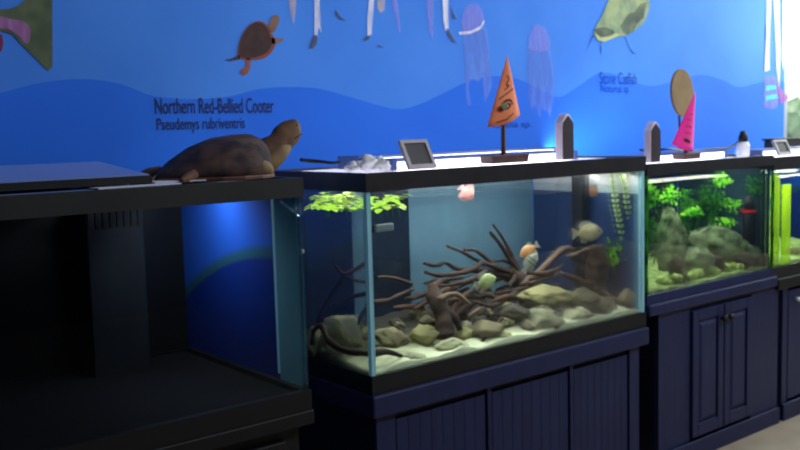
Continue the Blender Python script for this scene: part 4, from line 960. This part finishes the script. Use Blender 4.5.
g_, o = card_sign(((d_[0],2.07,1.2006),(e_[0],2.13,1.228)), ((d_[0]+e_[0])/2-.004,2.10,1.36), ((a_[0],a_[2]),(b_[0],b_[2]),(c_[0],c_[2])), 'orangecard', 'orange triangular card with drawings on a wooden stick', [
    arc(.52,.74,.22,.07,.0022,PI,2.1*PI), arc(.52,.75,.12,.035,.0028), [(.15,.62,.002),(.5,.56,.002),(.9,.54,.002)], [(.2,.95,.002),(.5,.93,.002),(.75,.90,.002)], [(.35,.50,.0018),(.6,.46,.0022),(.45,.42,.0022),(.65,.36,.0018),(.5,.30,.0018)], [(.28,.70,.0016),(.4,.66,.0016),(.62,.66,.0016),(.74,.71,.0016)]])
cc = (2.105, 2.070, 1.383)
bm = bmesh.new(); blob(bm, (cc[0],2.067,cc[2]), (.015,.002,.011), rough=.1, sub=2); q = obj('turtle_patch', bm, 'p_fishdark', o); q['label'] = 'green patch in the drawing'
a_, b_, c_, d_, e_ = (3.210, 2.100, 1.435), (3.054, 2.100, 1.234), (3.195, 2.100, 1.200), (3.118, 2.110, 1.170), (3.221, 2.110, 1.166)
g_, o = card_sign(((d_[0],2.08,1.1706),(e_[0],2.14,1.196)), ((d_[0]+e_[0])/2,2.112,1.27), ((a_[0],a_[2]),(b_[0],b_[2]),(c_[0],c_[2])), 'pinkcard', 'bright pink triangular card on a wooden base', [
    [(.35,.84,.006),(.5,.83,.008),(.65,.85,.006)], [(.3,.62,.0014),(.5,.60,.0014),(.75,.61,.0014)], [(.3,.50,.0014),(.6,.49,.0014)], [(.35,.72,.0014),(.7,.71,.0014)], [(.4,.40,.0014),(.7,.39,.0014)]])
# tan oval board standing behind the pink card
ov = thing('oval_board', (3.40,2.33,1.164), 'tan oval board standing behind the pink card', 'board')
c = (3.464, 2.330, 1.444)
bm = bmesh.new(); pol = []
for k in range(36):
    a = 2*PI*k/36; u, v = .080*math.cos(a), .104*math.sin(a); tt = .22
    pol.append((c[0]+u*math.cos(tt)+v*math.sin(tt)*-1, c[2]+u*math.sin(tt)+v*math.cos(tt)))
prism(bm, pol, 2.324, 2.336); obj('panel', bm, 'tan', ov, bevel=.002)
bm = bmesh.new(); tube(bm, [(c[0]+.01,2.345,1.166,.006),(c[0],2.345,c[2]-.02,.005)], 8, 0, 1); obj('stick', bm, 'woodbase', ov)
BX('foot', (c[0]-.05,2.315,1.1645), (c[0]+.07,2.37,1.178), 'woodbase', ov)

# pointed posts
def post(x0, x1, y0, y1, z0, zs, zt, label):
    p = thing('pointed_post', ((x0+x1)/2,(y0+y1)/2,z0), label, 'post', 'pointed posts on the tanks')
    m_ = (x0+x1)/2
    bm = bmesh.new(); prism(bm, [(x0,z0),(x1,z0),(x1,zs),(m_+.012,zt-.006),(m_,zt),(m_-.012,zt-.006),(x0,zs)], y0, y1); o = obj('body', bm, 'postside', p); o['label'] = 'sides painted pale for lamp glow'
    bm = bmesh.new(); prism(bm, [(x0+.004,z0+.002),(x1-.004,z0+.002),(x1-.004,zs),(m_,zt-.007),(x0+.004,zs)], y0-.004, y0); o = obj('face', bm, 'postface', p); o['label'] = 'dark front face'
post(2.364, 2.424, 2.055, 2.085, 1.2006, 1.325, 1.356, 'dark faced pointed post on the driftwood tank')
post(2.842, 2.904, 2.045, 2.072, 1.1706, 1.290, 1.322, 'dark faced pointed post at the left corner of the planted tank')
# bottle
x, y, z = 3.60, 2.12, 1.1636
bt = thing('bottle', (x,y,z), 'small white bottle with black cap on the planted tank', 'bottle')
bm = bmesh.new(); lathe(bm, [(.022,0),(.027,.004),(.027,.052),(.020,.062),(.014,.064)], (x,y,z), 20); obj('body', bm, 'bottle', bt, smooth=True)
bm = bmesh.new(); lathe(bm, [(.0195,0),(.0195,.022),(.013,.034),(.012,.044),(.006,.046)], (x,y,z+.0645), 20); obj('cap', bm, 'black', bt, smooth=True)
# cables lying behind the signs
bm = bmesh.new(); tube(bm, [(3.126, 2.300, 1.209, 0.0051), (3.200, 2.280, 1.203, 0.0052), (3.262, 2.260, 1.209, 0.0057), (3.571, 2.360, 1.190, 0.0056), (3.729, 2.360, 1.193, 0.0058), (3.878, 2.360, 1.193, 0.0060), (3.963, 2.360, 1.219, 0.0046), (3.998, 2.360, 1.241, 0.0036)], 6, 0, 5)
tag(obj('power_cable', bm, 'black', smooth=True), 'black power cable running over the planted tank', 'cable')
bm = bmesh.new(); tube(bm, [(1.496, 2.330, 1.236, 0.0055), (1.532, 2.320, 1.230, 0.0067), (1.555, 2.300, 1.227, 0.0055), (1.578, 2.280, 1.223, 0.0049), (1.604, 2.270, 1.225, 0.0043)], 6, .2, 5)
tag(obj('power_cable', bm, 'black', smooth=True), 'black cable end sticking out left of the driftwood tank lights', 'cable')
# crumpled white wrapping on the middle tank lid
bm = bmesh.new()
for k, (x, y, r) in enumerate(((1.615,2.15,.030),(1.665,2.16,.026),(1.575,2.17,.020),(1.64,2.12,.022))):
    blob(bm, (x,y,1.1945+r*.75), (r*1.3,r,r*.9), k, 0, .5, k+3, 3, 2.4, .8)
tag(obj('plastic_wrap', bm, 'bottle', smooth=True), 'crumpled white plastic wrap on the lid of the driftwood tank, left of the slate sign', 'plastic wrap')
# black box on the far right tank
bb_ = thing('filter_box', (4.39,2.36,1.16), 'black filter box standing at the back of the far right tank', 'filter')
BX('body', (4.30,2.30,1.1545), (4.49,2.42,1.215), 'filt', bb_, bevel=.006); BX('lid', (4.29,2.295,1.2155), (4.50,2.425,1.226), 'black', bb_)

# ------------------------------------------------------------------ light
def area(name, loc, target, size, size_y, power, col):
    l = bpy.data.lights.new(name, 'AREA'); l.shape = 'RECTANGLE'; l.size = size; l.size_y = size_y; l.energy = power; l.color = col
    o = bpy.data.objects.new(name, l); COL.objects.link(o); o.location = loc
    o.rotation_euler = (Vector(target)-Vector(loc)).to_track_quat('-Z', 'Y').to_euler(); return o
area('mid_tank_lamp', (2.12,2.23,1.14), (2.12,2.23,0), 1.18, .16, 5.6, (1,.97,.86))
area('mid_tank_back_fill', (2.25,2.12,1.135), (2.25,2.56,.85), .95, .05, .9, (.9,.97,1))  # extra fill aimed at the rear panels to brighten them
area('mid_tank_front_fill', (2.2,2.05,1.135), (2.2,2.10,.6), 1.05, .03, 2.2, (1,.98,.86))  # extra fill brightening the front sand and the weed strands
area('planted_tank_lamp', (3.19,2.2,1.115), (3.19,2.2,0), .75, .16, 6.0, (1,1,.88))
area('planted_tank_front_lamp', (3.19,2.05,1.115), (3.19,2.25,.7), .75, .04, 2.0, (1,1,.88))
area('far_tank_lamp', (4.1,2.2,1.09), (4.1,2.2,0), .7, .14, 7.0, (.95,1,.80))
area('far_tank_front_fill', (3.8,2.10,1.09), (3.75,2.0,.8), .3, .04, 2.0, (.95,1,.80))  # fill added inside the tank to light the algae film
area('end_panel_fill', (1.13,2.35,1.13), (1.285,2.42,.95), .04, .4, .9, (.8,.9,1))  # added fill for the blue end panel; the tank itself is unlit
area('daylight_lamp', (6.3,3.0,2.9), (6.4,3.4,.8), 1.2, .3, 60, (1,1,1))
area('tank_spill_light', (3.45,2.50,1.20), (3.7,2.8,1.33), .9, .04, 2.6, (.55,.85,1))
area('window_light', (6.1,2.2,2.3), (3.4,2.8,1.4), 1.6, 1.6, 112, (.90,1,.94))
area('room_light', (3.3,-.2,3.1), (3.0,2.8,2.2), 2.6, .6, 84, (.92,.96,1))
wd = bpy.data.worlds.new('room'); C.world = wd; wd.use_nodes = True
bg = wd.node_tree.nodes.get('Background') or wd.node_tree.nodes.new('ShaderNodeBackground')
bg.inputs[0].default_value = (.25,.32,.5,1); bg.inputs[1].default_value = .05

# ------------------------------------------------------------------ camera
cam = bpy.data.cameras.new('camera'); co = bpy.data.objects.new('camera', cam); COL.objects.link(co)
cam.sensor_width = 36; cam.lens = 41.037
cam.dof.use_dof = True; cam.dof.focus_distance = 1.25; cam.dof.aperture_fstop = 9
Rm = Matrix(((0.77696,0.085493,-0.623718),(-0.628923,0.061192,-0.775056),(-0.028095,0.994458,0.101313)))
co.matrix_world = Matrix.Translation((0,0,1.31)) @ Rm.to_4x4()
C.camera = co
C.view_settings.view_transform = 'Standard'
C.cycles.transparent_max_bounces = 32
C.cycles.max_bounces = 8
